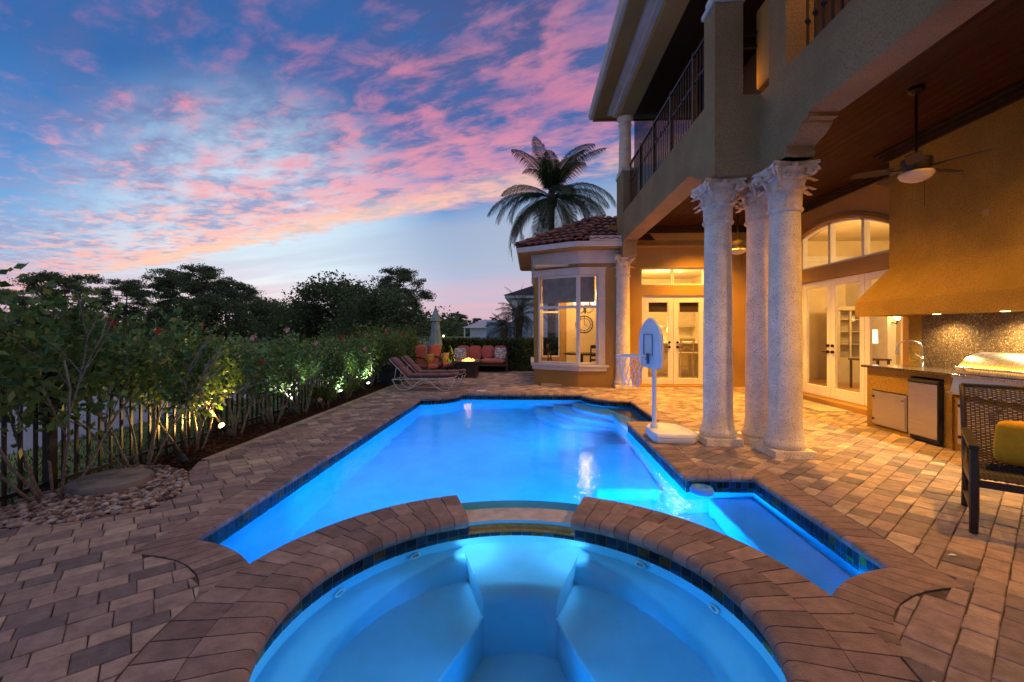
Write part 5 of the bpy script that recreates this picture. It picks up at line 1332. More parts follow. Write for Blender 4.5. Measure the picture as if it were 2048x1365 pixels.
# patio armchairs
def armchair():
    t=thing('patio_armchair','','armchair',(0,0,0),0,'red cushioned rocker armchairs by the shrubs')
    f=MB()
    for s in (-1,1):
        y=s*.31
        f.tube([(-.30,y,.05),(.28,y,.05)],.018,8); f.tube([(-.25,y,.05),(-.25,y,.35),(-.42,y,.92)],.018,8)
        f.tube([(-.34,y,.62),(-.1,y,.66),(.18,y,.645),(.32,y,.56),(.34,y,.42),(.24,y,.30),(.10,y,.30)],.020,8)
        f.tube([(.10,y,.32),(.18,y,.05)],.016,8)
    f.tube([(-.25,-.31,.30),(-.25,.31,.30)],.016,8); f.tube([(.22,-.31,.30),(.22,.31,.30)],.016,8); f.tube([(-.42,-.31,.92),(-.42,.31,.92)],.016,8)
    f.tube([(-.28,-.31,.05),(-.28,.31,.05)],.016,8); f.build('frame',DARKW,t,smooth='all')
    MB().cushion(.56,.58,.15,Mx((0,0,.39))).build('seat_cushion',CUSH,t,smooth='all')
    MB().cushion(.62,.58,.15,Mx((-.285,0,.70),0,-73,0)).build('back_cushion',CUSH,t,smooth='all')
    return t
a1=armchair(); place(a1,(-3.02,12.85,0),R(-28)); a1['label']='left red cushioned armchair behind the chaise longues'
a2=copy_tree(a1); place(a2,(-2.72,13.55,0),R(-28)); a2['label']='right red cushioned armchair next to the fire table'
def pillow(loc,rx,ry,rz,mat,label,s=.40,grp=None):
    o=MB().cushion(s,s,.13,None,puff=.8).build('throw_pillow',mat,None,smooth='all'); tag(o,label,'pillow',grp); o.matrix_world=Mx(loc,rx,ry,rz); return o
pillow((-2.90,12.72,.60),0,-66,-28,PILY,'yellow floral pillow on the left red armchair',.33)
pillow((-2.60,13.42,.60),0,-66,-28,PILY,'yellow floral pillow on the right red armchair',.33)
# sofa
sf=thing('outdoor_sofa','red tufted outdoor sofa with dark frame before the hedge','sofa',(-1.72,15.2,0))
X0s,X1s,Ys=-2.66,-.77,15.15
m=MB()
for x in (X0s+.03,X1s-.03):
    m.box(x-.03,x+.03,Ys-.02,Ys+.04,0,.60); m.box(x-.03,x+.03,Ys+.68,Ys+.74,0,.78); m.box(x-.035,x+.035,Ys-.03,Ys+.74,.60,.635); m.box(x-.02,x+.02,Ys+.04,Ys+.68,.30,.34)
m.box(X0s,X1s,Ys-.01,Ys+.03,.22,.30); m.box(X0s,X1s,Ys+.70,Ys+.74,.22,.75); m.box(X0s+.06,X1s-.06,Ys+.03,Ys+.70,.27,.30); m.build('frame',DARKW,sf,bevel=.006)
for i in range(2):
    x=X0s+.07+.4375+i*.88; MB().cushion(.875,.66,.16,Mx((x,Ys+.33,.38))).build('seat_cushion',CUSH,sf,smooth='all')
    b=MB()
    for q in range(2): b.cushion(.45,.17,.48,Mx((x-.215+.43*q,Ys+.60,.66),-9),puff=.42)
    b.build('back_cushion',CUSH,sf,smooth='all')
pillow((-2.42,15.42,.62),72,0,12,PILB,'blue patterned pillow at the left end of the sofa',.42)
pillow((-1.03,15.42,.63),72,0,-14,PILB,'blue patterned pillow at the right end of the sofa',.42)
# fire table
ft=thing('fire_table','square dark fire table with burning flames','fire table',(-1.93,13.75,0))
m=MB(); m.box(-2.24,-1.62,13.42,14.06,0,.45); m.build('body',DARKW,ft,bevel=.008)
m=MB(); m.box(-2.32,-1.54,13.34,13.55,.45,.50); m.box(-2.32,-1.54,13.93,14.14,.45,.50); m.box(-2.32,-2.13,13.55,13.93,.45,.50); m.box(-1.73,-1.54,13.55,13.93,.45,.50); m.build('top',shader('slate_top',(.06,.052,.046),.4,.3,8),ft,bevel=.006)
m=MB(); m.box(-2.13,-1.73,13.55,13.93,.42,.46); m.build('burner_pan',IRON,ft)
m=MB()
for i in range(46):
    x=rnd.gauss(-1.93,.10); y=rnd.gauss(13.74,.09); h=rnd.uniform(.03,.11)*(1.3-abs(x+1.93)*2.5); w=rnd.uniform(.012,.022); h=max(h,.025)
    dx=rnd.uniform(-.02,.02); m.lathe([(w*.6,0),(w,h*.25),(w*.7,h*.55),(.002,h)],x,y,.46,6)
m.build('flame',G_FIRE,ft,smooth='all')
lamp('fire_light','POINT',(-1.93,13.74,.62),9,(1,.5,.12),.12,parent=ft)
# closed parasol
um=thing('parasol','closed grey green parasol standing behind the armchairs','parasol',(-3.29,15.5,0))
m=MB(); m.lathe([(.02,0),(.02,2.22),(.028,2.24),(.012,2.28)],-3.29,15.5,0,12); m.build('pole',DARKW,um)
MB().lathe([(.24,0),(.24,.05),(.06,.09),(.04,.3)],-3.29,15.5,0,20).build('base',DARKW,um,smooth=True)
m=MB(); n=24; prof=[(.195,.90),(.175,1.10),(.13,1.45),(.115,1.72)]; vs=[]; 
for r,z in prof:
    for j in range(n): rr=r*(1+.22*(1 if j%3==0 else -.4)); a=2*PI*j/n; vs.append((-3.29+rr*math.cos(a),15.5+rr*math.sin(a),z+(.05 if j%3 else 0)*(z<1)))
m.add(vs,[(i*n+j,i*n+(j+1)%n,(i+1)*n+(j+1)%n,(i+1)*n+j) for i in range(3) for j in range(n)]); m.build('canopy',UMB,um,smooth='all')
m=MB(); vs=[]; prof=[(.175,1.76),(.15,1.83),(.06,2.10),(.02,2.22)]
for r,z in prof:
    for j in range(n): rr=r*(1+.16*(1 if j%3==0 else -.4)); a=2*PI*j/n; vs.append((-3.29+rr*math.cos(a),15.5+rr*math.sin(a),z))
m.add(vs,[(i*n+j,i*n+(j+1)%n,(i+1)*n+(j+1)%n,(i+1)*n+j) for i in range(3) for j in range(n)]); m.build('vent_cap',UMB,um,smooth='all')
# planter box behind the chaises
pb=thing('planter_box','dark slate square planter at the shrub end','planter',(-3.72,12.1,0)); m=MB(); m.hexa([(-3.95,11.75,-.03),(-3.50,11.75,-.03),(-3.50,12.3,-.03),(-3.95,12.3,-.03)],[(-4.02,11.68,.42),(-3.44,11.68,.42),(-3.44,12.38,.42),(-4.02,12.38,.42)]); m.build('box',PLANT,pb,bevel=.01)
m=MB(); m.box(-4.04,-3.42,11.66,11.72,.42,.46); m.box(-4.04,-3.42,12.34,12.40,.42,.46); m.box(-4.04,-3.98,11.72,12.34,.42,.46); m.box(-3.48,-3.42,11.72,12.34,.42,.46); m.build('rim',PLANT,pb); MB().box(-3.98,-3.48,11.72,12.34,.38,.425).build('soil',MULCHB,pb)
# wicker chair
wc=thing('wicker_chair','dark woven patio chair with yellow pillow at the terrace edge','chair',(0,0,0))
wf=MB()
for s in (-1,1):
    x=s*.33
    wf.tube([(x,.30,.0),(x,.345,.18),(x,.34,.42),(x,.30,.585)],[.024,.026,.026,.022],8)
    wf.bar((x-s*.0,.34,.60),(x,-.30,.625),.055,.026); wf.tube([(x,-.36,0),(x,-.27,.30),(x,-.33,.62)],.022,8)
    wf.tube([(x,.30,.13),(x,-.33,.13)],.014,6); wf.bar((x,.33,.355),(x,-.24,.33),.03,.045)
wf.bar((-.33,.33,.355),(.33,.33,.355),.03,.045); wf.build('frame',DARKW,wc,smooth=True)
# woven sling: interlaced strands following the seat and back curve
crv=[(.34,.395),(.26,.41),(.10,.385),(-.08,.37),(-.20,.40),(-.285,.49),(-.345,.61),(-.41,.75),(-.485,.88),(-.56,.95)]
def curve(f):
    q=f*(len(crv)-1); i=min(int(q),len(crv)-2); g=q-i; return (crv[i][0]+(crv[i+1][0]-crv[i][0])*g,crv[i][1]+(crv[i+1][1]-crv[i][1])*g)
wv=MB(); NR=92; NC=26
for r_ in range(NR):
    y,z=curve((r_+.5)/NR); y2,z2=curve(min(1,(r_+.9)/NR)); nrm=Vector((0,z2-z,-(y2-y))).normalized(); pts=[]
    wd=.33 if True else 0
    for c in range(NC+1):
        x=-wd+2*wd*c/NC; o=.0055*(1 if (c+r_)%2 else -1); pts.append((x,y-nrm.y*o*-1,z+nrm.z*o))
    wv.tube(pts,.0058,4,t=rnd.random(),cap=False)
for c in range(NC):
    x=-.33+.66*(c+.5)/NC; wv.tube([(x,)+curve(i/18) for i in range(19)],.0045,4,cap=False)
wv.build('woven_sling',WICKER,wc,smooth='all')
ed=MB()
for s in (-1,1): ed.tube([(s*.335,)+curve(i/22) for i in range(23)],.017,8)
ed.tube([(-.335,)+curve(1),(.335,)+curve(1)],.018,8); ed.build('edge_roll',WICKER,wc,smooth='all')
place(wc,(3.52,3.28,0),R(141))
pillow((3.60,3.39,.58),66,0,141,YEL,'bright yellow pillow in the woven patio chair',.37)

# ================================================================ FENCE, GARDEN LIGHTS
fn=thing('garden_fence','dark metal picket fence running behind the shrubs','fence',(-4.22,9,-.075))
FX=-4.22; FZ=1.06
def fpart(nm,*a): return MB().box(*a).build(nm,FENCEM,fn)
fpart('rail',FX-.022,FX+.022,2.0,16.8,FZ-.05,FZ); fpart('rail',FX-.018,FX+.018,2.0,16.8,FZ-.22,FZ-.185); fpart('rail',FX-.018,FX+.018,2.0,16.8,.05,.085)
y=2.06; pm=None; k=0
while y<16.8:
    if k%18==15: fpart('post',FX-.034,FX+.034,y-.034,y+.034,-.09,FZ+.04)
    else:
        if pm is None: o=MB().box(FX-.011,FX+.011,-.011,.011,-.09,FZ-.003).build('picket',FENCEM,fn); pm=o.data; o.location.y+=y-0
        else: o=bpy.data.objects.new('picket',pm); COL.objects.link(o); o.parent=fn; o.location=(0,y,0)
    y+=.115; k+=1
def spot(x,y,label,mat,e,col,aim,h=.13,on=True):
    t=thing('garden_spotlight',label,'spotlight',(x,y,-.03),0,'small spotlights in the planting bed')
    d=Vector(aim).normalized(); c=Vector((x,y,h))
    MB().tube([(x,y,-.06),(x,y,h-.03)],.009,6).build('stake',BLACKP,t)
    q=d.to_track_quat('Z','Y'); m=MB(); pr=[(.018,-.06),(.034,-.045),(.042,.03),(.048,.055),(.044,.055),(.038,.035)]; n=14
    vs=[c+q@Vector((r*math.cos(2*PI*j/n),r*math.sin(2*PI*j/n),z)) for r,z in pr for j in range(n)]
    m.add(vs,[(i*n+j,i*n+(j+1)%n,(i+1)*n+(j+1)%n,(i+1)*n+j) for i in range(len(pr)-1) for j in range(n)]+[tuple(range(n-1,-1,-1))]); m.build('head',BLACKP,t,smooth=True)
    m=MB(); m.ball(c+d*.045,.034,.034,.034,12,8); m.build('lens',mat,t,smooth='all')
    if on: lamp('light','SPOT',c+d*.09,e,col,.03,rot=d,spot=125,blend=.5,parent=t)
DEAD=shader('dark_lens',(.05,.05,.05),.2,.1,5)
spot(-3.84,9.0,'nearer of the two bright white spotlights at the shrubs',G_WHITE,50,(.86,1,.92),(-.35,.05,1))
spot(-3.78,10.4,'farther of the two bright white spotlights at the shrubs',G_WHITE,50,(.86,1,.92),(-.3,-.1,1))
spot(-3.93,5.62,'amber glowing spotlight at the foot of the shrubs',G_AMB,120,(1,.62,.16),(-.25,-.85,1.0),.16)
spot(-3.72,5.45,'unlit black spotlight beside the amber one',DEAD,0,(1,1,1),(-.5,.6,.45),.13,False)
spot(-3.62,4.55,'unlit black spotlight near the pebbles',DEAD,0,(1,1,1),(-.6,.3,.2),.06,False)
lamp('light','SPOT',(-3.86,7.15,.2),55,(.86,1,.90),.03,rot=(-.3,.1,1),spot=110,blend=.6)
pl_=thing('path_light','small dark mushroom path light among the shrub stems','path light',(-3.74,6.95,-.03)); MB().tube([(-3.74,6.95,-.06),(-3.74,6.95,.17)],.008,6).build('stem',BLACKP,pl_); MB().lathe([(.01,.155),(.07,.16),(.072,.175),(.05,.20),(.012,.215)],-3.74,6.95,0,18).build('shade',PLANT,pl_,smooth=True)
# ================================================================ PLANTS
def tube_from(m,p,d,L,r0,r1,rg,n=5,wob=.12,sides=6,up=0):
    pts=[Vector(p)]; d=Vector(d).normalized()
    for i in range(n):
        d=(d+Vector((rg.uniform(-wob,wob),rg.uniform(-wob,wob),rg.uniform(-wob,wob)+up))).normalized(); pts.append(pts[-1]+d*L/n)
    m.tube(pts,[r0+(r1-r0)*i/n for i in range(n+1)],sides); return pts,d
def flower(parent,c,nrm,mat,s,rg):
    m=MB(); nrm=Vector(nrm).normalized(); a0=nrm.orthogonal().normalized(); b0=nrm.cross(a0); ph=rg.random()*6
    for k in range(5):
        a=ph+2*PI*k/5; u=a0*math.cos(a)+b0*math.sin(a); v=nrm.cross(u)
        P=[Vector(c)+u*.1*s,Vector(c)+u*.55*s+v*.32*s+nrm*.12*s,Vector(c)+u*1.0*s+v*.26*s+nrm*.05*s,Vector(c)+u*1.08*s+nrm*.0*s,Vector(c)+u*1.0*s-v*.26*s+nrm*.05*s,Vector(c)+u*.55*s-v*.32*s+nrm*.12*s]
        m.add(P,[(0,1,2,3),(0,3,4,5)],rg.random())
    m.tube([Vector(c),Vector(c)+nrm*.8*s],[.05*s,.03*s],5,t=1.0); return m.build('flower',mat,parent)
def shrub(name,label,x,y,H,W,seed,nleaf,stems=6,flowers=(),leafsize=.065,wy=None,low=.35,mat=None,grp='hibiscus shrubs along the fence',base_r=.10,cat='shrub',xoff=-.18):
    rg=random.Random(seed); nr=np.random.default_rng(seed)
    t=thing(name,label,cat,(x,y,-.03),0,grp); tips=[]
    sm=MB(); wy=wy or W
    for k in range(stems):
        a=2*PI*k/stems+rg.uniform(-.4,.4); b=Vector((x+base_r*math.cos(a)*rg.random(),y+base_r*math.sin(a),-.05))
        d=Vector((math.cos(a)*.45*W/.8-.08,math.sin(a)*.65*wy/.8,1.0)); L=H*rg.uniform(.50,.66)
        pts,dd=tube_from(sm,b,d,L,rg.uniform(.010,.017),.008,rg,6,.13,7)
        for q in range(rg.randint(3,4)):
            p1,d1=tube_from(sm,pts[rg.choice((3,4,5))],dd+Vector((rg.uniform(-.8,.8),rg.uniform(-.9,.9),.45)),H*rg.uniform(.28,.42),.0075,.004,rg,5,.2,5)
            tips+=p1[2:]
            for w_ in range(2):
                p2,d2=tube_from(sm,p1[rg.choice((2,3,4))],d1+Vector((rg.uniform(-.9,.9),rg.uniform(-.9,.9),.25)),H*rg.uniform(.14,.26),.005,.0025,rg,3,.2,4); tips+=p2[1:]
    sm.build('stems',BARK,t,smooth='all')
    T=np.array([tuple(p) for p in tips]); 
    if mat is None: mat=LEAF_H
    k=nr.integers(0,len(T),nleaf); C=T[k]+nr.normal(size=(nleaf,3))*np.array([.085,.10,.085])*(H/1.5)
    C[:,0]=np.clip(C[:,0],x+xoff-W*.75,x+W*.55)
    zz=C[:,2]; keep=(zz<H*1.1)&(zz>H*low*nr.random(nleaf)); C=C[keep]
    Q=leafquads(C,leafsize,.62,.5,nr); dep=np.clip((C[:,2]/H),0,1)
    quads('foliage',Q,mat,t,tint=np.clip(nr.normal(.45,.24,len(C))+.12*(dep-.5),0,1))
    for fx,fy,fz,kind in flowers:
        flower(t,(fx,fy,fz),(.55+rg.uniform(-.8,.8),-1,.25+rg.uniform(-.7,.7)),PETAL_R if kind=='r' else PETAL_P,rg.uniform(.032,.046),rg)
    return t
S='hibiscus_shrub'
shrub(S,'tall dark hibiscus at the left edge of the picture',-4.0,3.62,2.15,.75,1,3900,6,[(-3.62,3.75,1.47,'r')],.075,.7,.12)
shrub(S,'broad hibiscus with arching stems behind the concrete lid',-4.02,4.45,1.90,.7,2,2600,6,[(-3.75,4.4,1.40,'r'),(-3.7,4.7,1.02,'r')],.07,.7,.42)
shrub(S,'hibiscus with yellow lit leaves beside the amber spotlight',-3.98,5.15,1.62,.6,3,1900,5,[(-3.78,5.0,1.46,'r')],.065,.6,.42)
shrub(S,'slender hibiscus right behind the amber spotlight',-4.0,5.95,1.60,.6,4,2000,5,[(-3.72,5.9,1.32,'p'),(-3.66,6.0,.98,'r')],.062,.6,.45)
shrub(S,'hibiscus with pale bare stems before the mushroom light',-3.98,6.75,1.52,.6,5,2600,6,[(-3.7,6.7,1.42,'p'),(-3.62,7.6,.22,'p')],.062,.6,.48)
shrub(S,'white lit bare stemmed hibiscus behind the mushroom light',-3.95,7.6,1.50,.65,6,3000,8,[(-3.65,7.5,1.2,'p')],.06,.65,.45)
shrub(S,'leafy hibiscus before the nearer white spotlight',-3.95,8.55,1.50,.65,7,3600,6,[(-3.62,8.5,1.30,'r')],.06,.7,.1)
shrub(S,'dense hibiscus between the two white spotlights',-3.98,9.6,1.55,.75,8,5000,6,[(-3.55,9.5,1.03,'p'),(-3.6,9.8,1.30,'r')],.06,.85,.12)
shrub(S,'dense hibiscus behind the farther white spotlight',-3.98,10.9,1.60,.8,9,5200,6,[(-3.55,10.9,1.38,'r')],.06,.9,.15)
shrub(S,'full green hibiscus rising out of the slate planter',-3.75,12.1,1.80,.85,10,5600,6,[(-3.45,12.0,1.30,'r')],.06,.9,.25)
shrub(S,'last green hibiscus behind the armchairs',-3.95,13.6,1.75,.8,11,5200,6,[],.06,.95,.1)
# low ground shrubs by the white spotlights
for x,y,s,lb in ((-3.86,8.25,12,'low leafy clump under the nearer white spotlight'),(-3.95,9.35,13,'low leafy clump between the white spotlights')):
    shrub('ground_plant',lb,x,y,.42,.5,s,1500,6,[],.055,.5,.02,None,'low plants in the bed',.14,'plant',-.05)
# bird of paradise by the parasol
t=thing('strap_leaf_plant','yellow lit strap leaved plant between parasol and sofa','plant',(-2.9,15.75,0)); rg=random.Random(3)
for k in range(22):
    a=rg.uniform(0,2*PI); u=Vector((math.cos(a),math.sin(a)*.5,0)); v=Vector((-u.y,u.x,0)).normalized(); H=rg.uniform(.7,1.25); sp_=rg.uniform(.25,.6); m=MB(); b=Vector((-2.85+rg.uniform(-.25,.25),15.75+rg.uniform(-.12,.12),0)); vs=[]
    for i in range(8):
        f=i/7; w=.045*math.sin(PI*min(1,.15+f*.9))+.004; p=b+Vector((0,0,H*(f-.25*f**3)))+u*sp_*f**2; vs+=[p-v*w,p+v*w]
    m.add(vs,[(2*i,2*i+1,2*i+3,2*i+2) for i in range(7)],rg.random()); m.build('leaf',LEAF_Y,t)
lamp('light','SPOT',(-2.75,15.35,.1),34,(1,.75,.25),.04,rot=(-.1,.4,1),spot=100)
tl_=thing('garden_spotlight','small amber lamp behind the closed parasol','spotlight',(-3.1,15.9,1.25)); MB().ball((-3.08,15.85,1.23),.03,.03,.03,8,6).build('lens',G_AMB,tl_); MB().tube([(-3.08,15.86,-.07),(-3.08,15.86,1.21)],.01,6).build('stake',BLACKP,tl_)
# clipped hedge
nr=np.random.default_rng(5)
hd_=thing('clipped_hedge','dark clipped hedge behind the sofa','hedge',(-1.2,16.2,0))
n=26000; face=nr.random(n); C=np.empty((n,3)); C[:,0]=nr.uniform(-3.6,2.2,n)
top=face<.25; C[:,1]=np.where(top,nr.uniform(15.85,16.7,n),15.85+np.abs(nr.normal(0,.10,n))); C[:,2]=np.where(top,1.08+nr.normal(0,.035,n),nr.uniform(-.05,1.1,n))
C[:,1]+=.05*np.sin(C[:,0]*5)+.03*np.sin(C[:,2]*9+C[:,0]*3)
quads('foliage',leafquads(C,.085,.6,.3,nr),LEAF_K,hd_)
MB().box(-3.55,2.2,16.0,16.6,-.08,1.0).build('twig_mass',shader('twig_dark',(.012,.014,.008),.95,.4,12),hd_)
# ---- trees far across the lawn
def pine(name,label,seed,H,crown_w,lay=5,n_per=230,trunk_r=.2,grp='pines across the golf course'):
    rg=random.Random(seed); nr=np.random.default_rng(seed); t=thing(name,label,'tree',(0,0,0),0,grp); tm=MB()
    pts=[Vector((0,0,-.1))]; d=Vector((rg.uniform(-.10,.10),0,1))
    for i in range(8): d=(d+Vector((rg.uniform(-.10,.10),rg.uniform(-.10,.10),0))).normalized(); pts.append(pts[-1]+d*H*.88/8)
    tm.tube(pts,[trunk_r*(1-.7*i/8) for i in range(9)],8); Cs=[]
    tiers=[.50,.60,.70,.78,.86,.93,1.0][:lay+1] if lay<6 else [.45,.55,.65,.73,.80,.87,.94,1.0]
    for f in tiers:
        i=min(int(f*8),7); b=pts[i].lerp(pts[i+1],f*8-i if f<1 else 1)
        nb=rg.randint(3,5)
        for k in range(nb):
            a=2*PI*k/nb+rg.uniform(-.6,.6); reach=crown_w*.5*(1.0-.75*max(0,f-.8)/.2-.5*max(0,.62-f)/.2)*rg.uniform(.5,1.05)
            e=b+Vector((math.cos(a)*reach,math.sin(a)*reach,rg.uniform(.02,.09)*H)); mid=b.lerp(e,.55)+Vector((0,0,-.025*H))
            tm.tube([b,mid,e],[.085*H/10,.06*H/10,.025*H/10],5)
            for q in range(rg.randint(3,5)):
                c=mid.lerp(e,rg.uniform(.35,1.25))+Vector((rg.gauss(0,.05*crown_w),rg.gauss(0,.05*crown_w),rg.uniform(-.03,.08)*H)); s=rg.uniform(.6,1.15)*crown_w*.056
                n_=int(n_per*rg.uniform(.5,1)); P=np.clip(nr.normal(size=(n_,3)),-1.8,1.8)*np.array([s,s,s*.46])+np.array(c); Cs.append(P)
                tm.tube([mid.lerp(e,.6),c],[.022*H/10,.012*H/10],4)
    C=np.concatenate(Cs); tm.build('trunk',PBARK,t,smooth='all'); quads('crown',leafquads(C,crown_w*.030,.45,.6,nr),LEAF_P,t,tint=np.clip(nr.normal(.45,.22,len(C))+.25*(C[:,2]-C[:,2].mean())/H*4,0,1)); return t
def oak(name,label,seed,H,Wd,nclump=60,n_per=260,mat=None,grp='broad trees across the golf course'):
    rg=random.Random(seed); nr=np.random.default_rng(seed); t=thing(name,label,'tree',(0,0,0),0,grp); tm=MB()
    tm.tube([(0,0,-.1),(.05*H,0,H*.2),(0,.03*H,H*.4),(-.02*H,0,H*.7)],[.045*H,.035*H,.028*H,.01*H],8); Cs=[]
    for k in range(nclump):
        a=rg.uniform(0,2*PI); f=rg.random()**.7; z=H*(.16+.74*rg.random()); rad=Wd*.5*math.sqrt(max(.04,1-((z/H-.42)/.6)**2))*f
        c=Vector((math.cos(a)*rad,math.sin(a)*rad,z)); s=Wd*rg.uniform(.05,.095); n_=int(n_per*rg.uniform(.6,1.2)); Cs.append(np.clip(nr.normal(size=(n_,3)),-1.9,1.9)*np.array([s,s,s*.75])+np.array(c))
        if k%3==0: tm.tube([(0,0,H*rg.uniform(.2,.5)),c*.6+Vector((0,0,z*.3)),c],[.018*H,.01*H,.004*H],5)
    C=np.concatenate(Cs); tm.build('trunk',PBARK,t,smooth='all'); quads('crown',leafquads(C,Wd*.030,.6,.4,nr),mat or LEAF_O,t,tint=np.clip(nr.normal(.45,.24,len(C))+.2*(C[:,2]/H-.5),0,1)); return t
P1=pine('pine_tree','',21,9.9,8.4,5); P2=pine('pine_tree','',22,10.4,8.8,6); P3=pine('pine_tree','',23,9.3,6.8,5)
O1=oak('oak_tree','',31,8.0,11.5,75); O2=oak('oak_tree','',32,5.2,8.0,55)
def at(px,D): 
    a=(px-1024)/900; c_,s_=math.cos(YAW),math.sin(YAW); return (D*(c_*a-s_),D*(s_*a+c_))
def put(proto,px,D,sc,label,rz,used=set(),zs=1):
    o=proto if id(proto) not in used else copy_tree(proto); used.add(id(proto)); x,y=at(px,D); place(o,(x,y,-.1),rz,(sc,sc,sc*zs)); o['label']=label; return o
put(P1,132,58,1.0,'flat topped pine standing alone at the far left',.3)
put(P2,345,60,.92,'tall pine left of the tallest pine in the middle group',1.2)
put(P3,405,57,1.10,'tallest pine of the middle group over the shrubs',2.0)
put(P1,452,63,.95,'pine at the right shoulder of the middle group',3.1)
put(P2,255,70,.90,'low pine filling the gap beside the lone pine',4.0)
put(P3,490,75,.90,'small pine right of the middle group',.7)
put(P3,800,48,.92,'pine leaning out over the big dark tree',1.6)
put(P2,20,75,.8,'pine peeking over the hibiscus at the far left',2.6)
put(O1,690,43,.80,'big dark bushy tree left of the parasol',.4)
put(O2,600,46,.85,'dark bushy tree at the left side of the big one',1.0)
put(O2,770,37,.92,'rounded green tree at the right side of the big one',2.2)
put(O2,420,52,1.05,'dark bushy tree under the middle pines',3.3)
put(O2,535,62,1.1,'bushy tree between the pines and the big dark tree',5.0)
put(O2,330,55,.85,'dark bushy tree left under the middle pines',4.1)
put(O2,150,62,.9,'bushy tree under the lone flat topped pine',.2)
put(O2,60,58,.85,'bushy tree at the far left behind the hibiscus',5.6)
put(P3,910,190,1.05,'tiny distant pine right of the parasol',.2); put(P3,925,200,1.0,'tiny distant pine second from the parasol',1.7); put(O2,945,210,1.0,'distant bushy tree left of the far pavilion',.3); put(P1,955,180,.75,'thin distant pine before the far pavilion',.6); put(O2,885,200,1.2,'distant bushy tree just behind the parasol',2.0)
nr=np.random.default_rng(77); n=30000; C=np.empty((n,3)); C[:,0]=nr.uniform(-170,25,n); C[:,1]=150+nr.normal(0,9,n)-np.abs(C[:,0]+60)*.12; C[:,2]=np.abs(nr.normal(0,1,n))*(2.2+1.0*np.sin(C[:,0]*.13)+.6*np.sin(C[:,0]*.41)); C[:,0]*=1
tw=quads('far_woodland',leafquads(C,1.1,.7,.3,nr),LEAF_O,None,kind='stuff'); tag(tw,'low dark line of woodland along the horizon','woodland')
# ---- palms
def frond(L,droop,nl,rg,width=.42,twist=0,tint=.5,blow=.0):
    # local: grows along +x, up z
    pts=[]; p=Vector((0,0,0)); a=rg[0]
    n=14
    for i in range(n+1):
        pts.append(p.copy()); a-=droop/n*(1+.9*i/n); p=p+Vector((math.cos(a),0,math.sin(a)))*L/n
    return pts
def palm(name,label,H,nf,L,trunk_r,seed,lw=.5,nl=52,grp=None,lean=(0,0),dates=False,curve_x=.0):
    rg=random.Random(seed); nr=np.random.default_rng(seed); t=thing(name,label,'palm',(0,0,0),0,grp)
    m=MB(); pts=[(lean[0]*(i/10)**2,lean[1]*(i/10)**2,-.1+H*i/10) for i in range(11)]; m.tube(pts,[trunk_r*(1.25-.35*i/10+(.25 if i==0 else 0)) for i in range(11)],12)
    for i in range(int(H/.16)): z=.1+i*.16; f=z/H; m.lathe([(trunk_r*(1.25-.35*f)*1.02,0),(trunk_r*(1.25-.35*f)*1.09,.03),(trunk_r*(1.25-.35*f)*1.0,.05)],lean[0]*f*f,lean[1]*f*f,z,10)
    m.build('trunk',PALMT,t,smooth='all'); top=Vector((lean[0],lean[1],H-.1))
    m=MB(); m.lathe([(trunk_r*.9,-.2),(trunk_r*1.5,.1),(trunk_r*1.35,.45),(trunk_r*.5,.75)],top.x,top.y,top.z,12); m.build('crownshaft',PALMT,t,smooth='all')
    for k in range(nf):
        f=(k+.5)/nf; az=k*2.39996+rg.uniform(-.45,.45); el=R(88)-f**1.05*R(108)+rg.uniform(-.22,.22)-(R(38) if k%13==12 else 0); dr=R(34)+f*R(48)+rg.uniform(-.25,.4); ll=L*rg.uniform(.74,1.12)*(1-.16*abs(f-.5))
        pts=frond(ll,dr,0,[el]); ca,sa=math.cos(az),math.sin(az); W=[top+Vector((ca*p.x,sa*p.x,p.z+.35)) for p in pts]
        fm=MB(); fm.tube(W,[.026*(1-.85*i/14)*L/2.8 for i in range(15)],5,t=.8)
        side=Vector((-sa,ca,0)); vs=[];fs=[];tt=[]
        for s_ in (-1,1):
            for q in range(nl):
                g=.12+.88*(q+rg.random()*.6)/nl; i=min(int(g*14),13); p=W[i].lerp(W[i+1],g*14-i); ax=(W[i+1]-W[i]).normalized()
                up=ax.cross(side).normalized(); up=up if up.z>0 else -up
                le=lw*(math.sin(PI*min(1,g*.92+.10))**.65)*rg.uniform(.8,1.1); d=(side*s_*.85+ax*.62+up*.18).normalized()
                mid=p+d*le*.5+Vector((0,0,-.12*le)); tip=p+d*le*.72+ax*le*.16+Vector((0,0,-.62*le)); w=ax*.0095*(L/2.8)
                o=len(vs); vs+=[p-w*.6,p+w*.6,mid+w,mid-w,tip]; fs+=[(o,o+1,o+2,o+3),(o+3,o+2,o+4)]
        fm.add(vs,fs,rg.uniform(.1,.7) if f<.85 else .95); fm.build('frond',LEAF_C,t)
    return t
cp=palm('coconut_palm','tall coconut palm rising behind the tiled bay roof',7.15,36,3.55,.15,4,.85,92); place(cp,(.93,20,-.1))
d1=palm('date_palm','larger feathery palm before the white neighbouring house',1.75,34,1.45,.13,8,.30,44,'feathery palms beyond the hedge'); place(d1,(-.48,19.0,-.1),.4,1.08)
d2=palm('date_palm','smaller feathery palm leaning left of the larger one',1.35,30,1.3,.11,9,.28,44,'feathery palms beyond the hedge',(-.35,0)); place(d2,(-.95,19.6,-.1),1.0,1.0)
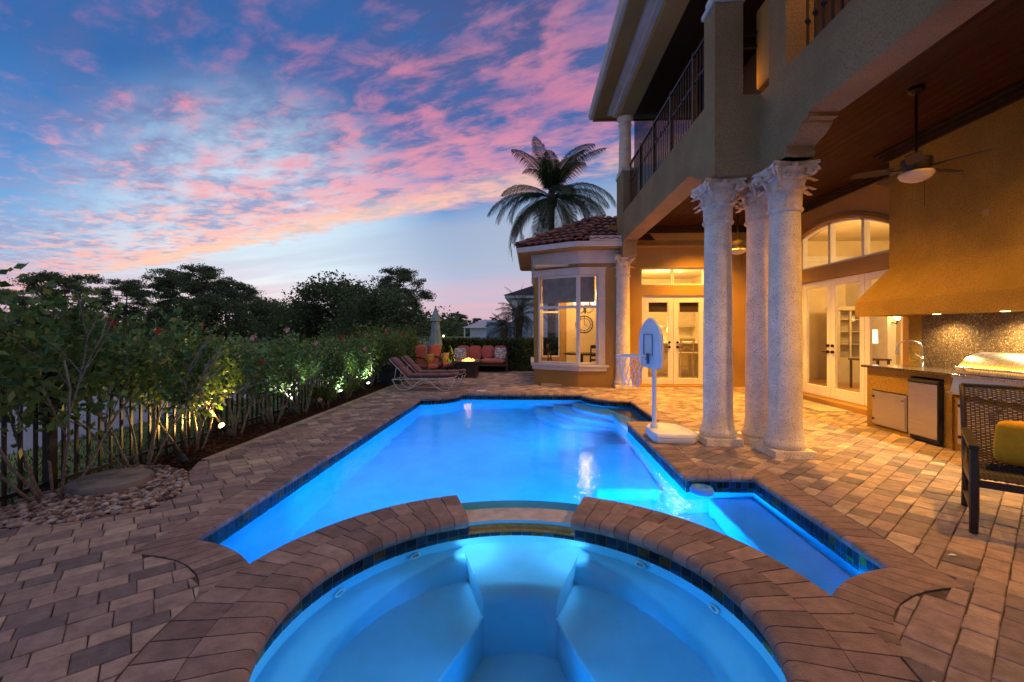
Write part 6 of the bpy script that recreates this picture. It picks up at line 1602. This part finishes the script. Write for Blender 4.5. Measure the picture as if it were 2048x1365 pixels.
# ================================================================ FAR BUILDINGS
NB=shader('white_block',(.86,.85,.84),.85,.08,3); ROOFD=shader('dark_shingle',(.035,.032,.035),.9,.3,3); NBT=shader('blue_grey_paint',(.30,.40,.48),.85,.1,3); ROOFP=shader('pale_metal_roof',(.50,.50,.52),.5,.08,2)  # even blue-grey for the neighbour's door and the garden wall
nh=thing('neighbour_house','white block neighbouring house with dark hip roof','house',(2.5,27,0))
m=MB(); m.box(-.98,9,24.02,31,-.1,3.14); m.build('wall',shader('block_core',(.45,.43,.41),.9,.1,3),nh)
m=MB()
for r_ in range(14):
    z=-.05+r_*.222
    x=-1.0+(.0 if r_%2 else -.0); o=.0 if r_%2 else .225; xx=-1.0
    first=True
    while xx<1.2:
        w=.45 if not(first and o) else .225; first=False; m.box(xx+.006,min(xx+w,1.2)-.006,23.99,24.019,z+.006,z+.216); xx+=w
m.build('block_facing',NB,nh,kind='stuff')
MB().box(-1.35,9.3,23.6,31.4,3.15,3.30).build('fascia',NB,nh); m=MB(); m.add([(-1.4,23.5,3.3),(9.4,23.5,3.3),(9.4,31.5,3.3),(-1.4,31.5,3.3),(2.4,27.5,4.9),(5.4,27.5,4.9)],[(0,1,5,4),(1,2,5),(2,3,4,5),(3,0,4)]); m.build('roof',ROOFD,nh)
MB().box(-.75,-.15,23.96,23.988,.0,2.0).build('door',NBT,nh)
g2=thing('garden_wall','blue grey garden wall left of the neighbouring house','wall',(-2,26,0)); MB().box(-2.55,-1.0,26,26.3,-.1,1.95).build('wall',NBT,g2)
pv=thing('far_pavilion','distant white pavilion with pale hip roof','building',(-9,75,0))
x0,y0=at(932,75); x1,_=at(992,75)
MB().box(x0+.6,x1,y0+.5,y0+6,-.1,2.0).build('wall',NB,pv); m=MB(); m.add([(x0-.6,y0-.5,1.95),(x1+.6,y0-.5,1.95),(x1+.6,y0+6.5,1.95),(x0-.6,y0+6.5,1.95),(x0+2.6,y0+3,3.4),(x1,y0+3,3.4)],[(0,1,5,4),(1,2,5),(2,3,4,5),(3,0,4)]); m.build('roof',ROOFP,pv)
for q in (.0,): MB().box(x0-.3,x0-.1,y0-.3,y0-.1,-.1,1.95).build('post',NB,pv)
for q in (3.6,4.3): MB().box(x0+q,x0+q+.35,y0+.46,y0+.498,.7,1.5).build('window',ROOFD,pv)
for i,(px,D,w) in enumerate(((912,150,9),(893,160,6))):
    x,y=at(px,D); fh=thing('far_house',('low distant lit house right of the parasol','low distant house hidden behind the parasol')[i],'building',(x,y,0)); MB().box(x-w/2,x+w/2,y,y+6,-.1,1.6).build('wall',shader('far_cream',(.62,.48,.36),.9,.1,1),fh)
    m=MB(); m.add([(x-w/2-.4,y-.4,1.6),(x+w/2+.4,y-.4,1.6),(x+w/2+.4,y+6.4,1.6),(x-w/2-.4,y+6.4,1.6),(x-w/4,y+3,2.6),(x+w/4,y+3,2.6)],[(0,1,5,4),(1,2,5),(2,3,4,5),(3,0,4)]); m.build('roof',ROOFP,fh)
# golf flag
fg=thing('golf_flag','small blue flag on a pale pole out on the green','flag',at(46,30)+(-.1,)); x,y=at(46,30); MB().tube([(x,y,-.1),(x,y,1.35)],.02,6).build('pole',PLASTW,fg); m=MB(); m.add([(x,y,1.35),(x-.45,y+.05,1.25),(x-.42,y+.02,.95),(x,y,.9)],[(0,1,2,3)]); m.build('cloth',shader('flag_blue',(.10,.22,.45),.8,.1,4),fg)
# grass blades beyond the fence
n=14000; C=np.empty((n,3)); C[:,0]=-4.3-nr.random(n)**1.3*1.9; C[:,1]=nr.uniform(2.9,12,n); C[:,2]=-.05
gq=leafquads(C,.06,.14,.0,nr,dirs=np.tile(np.array([0,0,1.0]),(n,1))); tag(quads('grass',gq,BLADE,None,kind='stuff'),'short green grass growing along the outside of the fence','grass')
